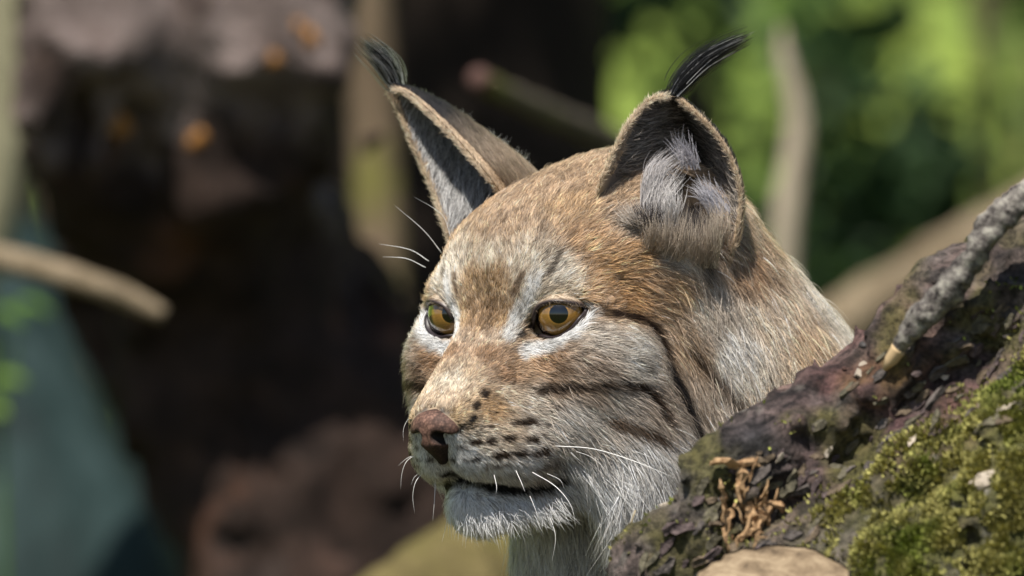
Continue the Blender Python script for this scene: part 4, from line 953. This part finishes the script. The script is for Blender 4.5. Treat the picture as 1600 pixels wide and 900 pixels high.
for E in EARS:
    Mr, Bk, Rr = (spline([px(p) for p in E[k]], NV) for k in 'MBR')
    u = np.linspace(0, 1, NU)[:, None, None]
    ctl = 2*Bk - .5*Mr - .5*Rr
    G = (1-u)**2*Mr[None] + 2*u*(1-u)*ctl[None] + u*u*Rr[None]          # NU x NV x 3
    du = np.gradient(G, axis=0); dv = np.gradient(G, axis=1); nn = nrm(np.cross(du, dv))
    cen = .5*(Mr+Rr)
    flip = np.sign(((cen[None]-G)*nn).sum(2).mean()); nn = nn*flip          # normals point into the cup
    th = .16
    inn, outer = G + nn*th*.2, G - nn*th
    V = np.concatenate([inn.reshape(-1, 3), outer.reshape(-1, 3)]); K = NU*NV
    idx = np.arange(K).reshape(NU, NV); Fq = []
    for i in range(NU-1):
        for j in range(NV-1):
            q = [idx[i, j], idx[i+1, j], idx[i+1, j+1], idx[i, j+1]]
            Fq.append(q if flip > 0 else q[::-1]); Fq.append([x+K for x in (q[::-1] if flip > 0 else q)])
    ring = [idx[0, j] for j in range(NV)] + [idx[i, NV-1] for i in range(1, NU)] + [idx[NU-1, j] for j in range(NV-2, -1, -1)]
    for a, b in zip(ring[:-1], ring[1:]): Fq.append([a, b, b+K, a+K])
    Fq = np.array(Fq)
    uu, vv = np.meshgrid(np.linspace(0, 1, NU), np.linspace(0, 1, NV), indexing='ij')
    seg = np.linalg.norm(np.diff(G, axis=0), axis=2); cum = np.vstack([np.zeros((1, NV)), np.cumsum(seg, 0)])
    edge = np.minimum(np.minimum(cum, cum[-1:]-cum), np.linalg.norm(G - G[:, -1:].mean(0, keepdims=True), axis=2))   # cm to the rim
    rimc = np.array([.56, .41, .27])
    w = np.clip(1.4-edge/.28, 0, 1)[..., None]
    deep = np.clip(1-np.abs(uu-.5)/.3, 0, 1)[..., None]
    ci = np.array([.15, .125, .11])*(1-deep) + np.array([.03, .024, .024])*deep
    ci = ci*(1-w) + rimc*.8*w
    bk = np.clip((vv-.3)/.3, 0, 1)[..., None]
    co = (np.array([.3, .22, .14])*(1-bk) + np.array([.02, .018, .02])*bk)*(1-w*.8) + rimc*.8*w*.8
    ear = under(mesh_obj('ear', W(V), Fq, SKIN, None, True, np.concatenate([ci.reshape(-1, 3), co.reshape(-1, 3)])))
    # hair on the ear: inside, outside, rim
    quads = np.array([[idx[i, j], idx[i+1, j], idx[i+1, j+1], idx[i, j+1]] for i in range(NU-1) for j in range(NV-1)])
    fi = G.reshape(-1, 3); fn = nn.reshape(-1, 3); fu = uu.ravel(); fv = vv.ravel(); tv = nrm(dv).reshape(-1, 3); tu = nrm(du).reshape(-1, 3); fe = edge.ravel()
    Rr_, q_ = sample(fi, quads, np.full(len(quads), 130.0))
    k = quads[q_, 0]; U, Vv, Ed = fu[k], fv[k], fe[k] + RNG.normal(0, .03, len(k))
    rim = Ed < (.27 if E['near'] else .36)
    fuzz = nrm(RNG.normal(0, 1, (len(k), 3)))
    inward = tu[k]*np.where(U < .5, 1, -1)[:, None]*.75 + tv[k]*np.where(U < .5, .35, .6)[:, None]
    inward = np.where(rim[:, None], -.5*inward + .8*fuzz + .4*tv[k], inward)
    keep = (rim | (RNG.random(len(k)) < (.42 if E['near'] else .75))) & (Vv > (.24 if E['near'] else .12))
    Rr_, k, U, Vv, rim, inward = Rr_[keep], k[keep], U[keep], Vv[keep], rim[keep], inward[keep]
    mid = np.exp(-((U-.55)/.16)**2)
    if E['near']:
        shade = np.clip((.8-Vv)/.4, 0, 1)                   # pale long hair low in the cup, short dark hair near the tip
        cc = np.array([.24, .2, .165])*(1-shade[:, None]) + np.array([.33, .29, .25])*shade[:, None]
        cc = cc*(1-.9*mid[:, None])*np.where(RNG.random(len(k)) < .4, .25, 1)[:, None]
    else:
        cc = np.full((len(k), 3), 1.0)*np.array([.55, .54, .53])*np.where(RNG.random(len(k)) < .3, .3, 1)[:, None]
    cc = np.where(rim[:, None], rimc, cc)
    ln = np.where(rim, .32, 1.5*(1.1-Vv)*(1-.4*mid)+.3)
    under(fur('ear_fur', None, Rr_+fn[k]*.02, fn[k], inward, ln, np.where(rim, .5, .42), cc, .026, 6, .5, 9, .4, .6, .3, .05))
    Rr_, q_ = sample(fi, quads, np.full(len(quads), 170.0))
    ok_ = fv[quads[q_, 0]] > (.15 if E['near'] else .02); Rr_, q_ = Rr_[ok_], q_[ok_]
    k = quads[q_, 0]; U, Vv, Ed = fu[k], fv[k], fe[k]
    rim = Ed < .2
    nb = np.clip((Vv-.2)/.35, 0, 1)[:, None]
    cc = np.array([.27, .2, .14])*(1-nb) + np.array([.022, .02, .022])*nb
    cc = np.where(rim[:, None], rimc*.9, cc)
    under(fur('ear_fur', None, Rr_-fn[k]*th, -fn[k], tv[k], np.where(rim, .2, .5+.3*(1-Vv)), np.full(len(k), .25), cc, .028, 4, .4, 8, .2, .7, .2, .02))
    # soft fringe all round the rim
    ci_ = np.concatenate([np.arange(4, NV-1), np.arange(4, NV-1)]); ui_ = np.concatenate([np.zeros(NV-5, int), np.full(NV-5, NU-1)])
    pick = RNG.integers(0, len(ci_), 2600); a_, b_ = ui_[pick], ci_[pick]; tt_ = RNG.random(2600)[:, None]
    Rf = G[a_, b_]*(1-tt_) + G[a_, b_+1]*tt_ + RNG.normal(0, .035, (2600, 3)); outw = nrm(du[a_, b_])*np.where(a_ == 0, -1, 1)[:, None]
    Nf = nrm(outw*.8 + nn[a_, b_]*RNG.normal(0, .9, (2600, 1))); lightc = np.where(RNG.random((2600, 1)) < .8, np.array([.7, .55, .39]), np.array([.2, .15, .11]))
    under(fur('ear_fur', None, Rf, Nf, nrm(dv[a_, b_]) + .35*RNG.normal(0, 1, (2600, 3)), np.full(2600, .34), np.full(2600, .5), lightc, .024, 4, .25, 6, .3, .7, .3, .0))
    # tuft: long stiff hairs fanning from the tip
    tp = spline([px(p) for p in E['tuft']], 9); nt_ = 420
    X = np.empty((nt_, 9, 3), np.float32); off = RNG.normal(0, 1, (nt_, 3)); st = RNG.random(nt_)*.32; lnf = RNG.uniform(.6, 1.08, nt_)
    for j in range(9):
        uq = np.clip(st + (j/8)*lnf*(1-st), 0, 1.1)
        base_p = np.stack([np.interp(uq, np.linspace(0, 1, 9), tp[:, c]) for c in range(3)], 1)
        spread = .22 + .28*np.sin(np.clip(uq, 0, 1)*math.pi*.75) 
        X[:, j] = base_p + off*(spread*.55)[:, None]*np.array([1, .8, 1])
    hc = bpy.data.hair_curves.new('ear_tuft'); hc.add_curves([9]*nt_)
    hc.attributes['position'].data.foreach_set('vector', W(X.reshape(-1, 3)).astype(np.float32).ravel())
    ra = hc.attributes.get('radius') or hc.attributes.new('radius', 'FLOAT', 'POINT')
    prof = np.array([1, 1, 1, .95, .85, .7, .55, .35, .12])
    ra.data.foreach_set('value', np.broadcast_to(.00017*prof, (nt_, 9)).astype(np.float32).ravel())
    ca = hc.attributes.new('coat', 'FLOAT_COLOR', 'POINT'); cc = np.ones((nt_, 9, 4), np.float32)
    g0 = np.where(RNG.random(nt_) < (.12 if E['near'] else .4), .35, .012); cc[:, :, :3] = g0[:, None, None]
    ca.data.foreach_set('color', cc.ravel()); hc.materials.append(TUFT_MAT)
    under(link('ear_tuft', hc))

# locks in front of the near ear, rising out of its base
def lock(pts, n, spread, col, wd=.03, ln_var=.25, zs=.45):
    tp = spline([px(p) for p in pts], 8); X = np.empty((n, 8, 3)); off = RNG.normal(0, 1, (n, 3)); sh = np.clip(RNG.normal(0, spread, (n, 3)), -1.4*spread, 1.4*spread)*np.array([1, .4, zs]); lf = RNG.uniform(1-ln_var*2, 1.05, n)
    for j in range(8):
        u = np.clip(j/7*lf, 0, 1); X[:, j] = np.stack([np.interp(u, np.linspace(0, 1, 8), tp[:, c]) for c in range(3)], 1) + sh*(1-.35*j/7) + off*.05*j
    return X, np.array(col)*np.exp(RNG.normal(0, .25, (n, 1)))
def strands(name, sets, wd=.03, mat=None):
    X = np.concatenate([s[0] for s in sets]); C = np.clip(np.concatenate([s[1] for s in sets]), .01, .9); n, m = X.shape[:2]
    hc = bpy.data.hair_curves.new(name); hc.add_curves([m]*n)
    hc.attributes['position'].data.foreach_set('vector', W(X.reshape(-1, 3)).astype(np.float32).ravel())
    ra = hc.attributes.get('radius') or hc.attributes.new('radius', 'FLOAT', 'POINT')
    ra.data.foreach_set('value', np.broadcast_to(wd/200*np.interp(np.linspace(0, 1, m), [0, .5, 1], [1, .9, .12]), (n, m)).astype(np.float32).ravel())
    ca = hc.attributes.new('coat', 'FLOAT_COLOR', 'POINT'); cc = np.ones((n, m, 4), np.float32); cc[:, :, :3] = C[:, None]; ca.data.foreach_set('color', cc.ravel())
    hc.materials.append(mat or FUR_MAT); return under(link(name, hc))
G1, G2, G3 = (.34, .28, .22), (.5, .47, .45), (.04, .035, .035)
strands('ear_lock', [lock([(1055, 400, .2), (1060, 370, -.3), (1062, 335, -.2)], 240, .55, G1), lock([(1100, 410, .8), (1105, 375, .2), (1108, 340, .3)], 240, .5, G1), lock([(1020, 385, -.3), (1025, 362, -.8), (1022, 335, -.7)], 160, .5, G1),
    lock([(1030, 345, .2), (1030, 310, .2), (1055, 275, .9)], 240, .45, G2), lock([(1015, 320, .4), (1025, 270, .6), (1060, 240, 1.4)], 200, .35, (.45, .42, .41)), lock([(1045, 350, .1), (1050, 320, -.2), (1045, 290, .2)], 120, .35, G2),
    lock([(1125, 330, 2.2), (1105, 300, 2.2), (1090, 290, 2.6)], 160, .4, (.4, .39, .42)), lock([(1080, 260, 3.2), (1068, 232, 2.8), (1060, 215, 2.6)], 90, .35, (.5, .48, .52)), lock([(1120, 380, 1.5), (1122, 350, 1.2), (1115, 320, 1.6)], 160, .4, G1),
    lock([(1000, 352, -.4), (985, 340, -.6), (975, 325, -.4)], 120, .35, (.4, .35, .3)), lock([(1015, 350, -.2), (1010, 338, -.5), (1000, 325, -.2)], 160, .5, G3), lock([(1075, 375, .8), (1080, 345, .9), (1082, 320, 1.4)], 140, .4, G3)], .032)
CW = (.82, .8, .78)
strands('chin_lock', [lock([(x, y, d), (x+4+dx*.4, y+18, d-.5), (x+8+dx, y+36+dl, d-.3)], 85, .42, (.74, .73, .72), .03, .36, .75) for x, y, d, dx, dl in
    ((718, 792, -1.4, -4, 0), (728, 798, -1.8, -2, 3), (742, 804, -2.2, 2, 6), (764, 803, -2.4, 6, 4), (786, 799, -2.3, 10, 2), (808, 796, -2.1, 14, 0), (832, 792, -1.9, 16, -4), (858, 788, -1.7, 16, -6))] +
    [lock([(960, 800, -.4), (968, 830, -.6), (962, 868, -.2)], 160, .6, CW), lock([(985, 815, .2), (985, 850, 0), (972, 895, .2)], 160, .6, CW), lock([(940, 780, -.4), (948, 805, -.8), (945, 835, -.6)], 120, .5, CW)], .021)
# whiskers: each one a tapering hair of its own
WHISK = Mat('whisker', .35, .5); WHISK.b.inputs['Subsurface Weight'].default_value = 0; WHISK = WHISK.color((.85, .83, .8))
def whisker(pts, r=.022):
    P = spline([px(p) for p in pts], 16); tv, tf = tube(P, np.interp(np.linspace(0, 1, 16), [0, .6, 1], [1, .7, .12])*r, 6); return under(mesh_obj('whisker', W(tv), tf, WHISK))
for pts, r in [([(868, 697, -3), (930, 702, -4.5), (1000, 724, -5.5), (1056, 748, -6)], .032), ([(832, 738, -4), (868, 760, -5), (892, 790, -5.5), (900, 825, -5.5)], .028), ([(806, 735, -4), (815, 755, -4.6), (820, 768, -4.8)], .022), ([(772, 742, -4), (776, 760, -4.4), (775, 772, -4.5)], .02),
    ([(828, 775, -3.5), (838, 800, -4), (845, 828, -4)], .016), ([(855, 740, -3.5), (875, 750, -4), (882, 765, -4)], .016), ([(655, 708, -1), (636, 720, -1.5), (628, 740, -1.5), (626, 765, -1.5)], .02), ([(652, 710, -1), (636, 716, -1), (622, 728, -1)], .016), ([(664, 735, -1), (650, 752, -1.5), (645, 775, -1.5), (648, 802, -1.5)], .02), ([(680, 750, -2), (679, 780, -2.5), (676, 815, -2.5)], .018), ([(662, 735, -1), (648, 745, -1), (642, 758, -1)], .014),
    ([(650, 640, 0), (632, 665, 0), (630, 690, 0)], .014), ([(690, 395, 3), (662, 360, 2.5), (618, 322, 2)], .028), ([(670, 408, 3), (640, 390, 3), (592, 381, 3)], .026), ([(665, 418, 3), (635, 404, 3), (598, 401, 3)], .024), ([(705, 372, 3), (690, 335, 3), (648, 308, 3)], .016), ([(704, 365, 3.5), (698, 330, 3), (690, 300, 3)], .016),
    ([(860, 810, -3), (868, 840, -3.5), (862, 880, -3.5)], .016), ([(900, 705, -3), (925, 715, -3.8), (948, 735, -4)], .014)]: whisker(pts, r*.8)
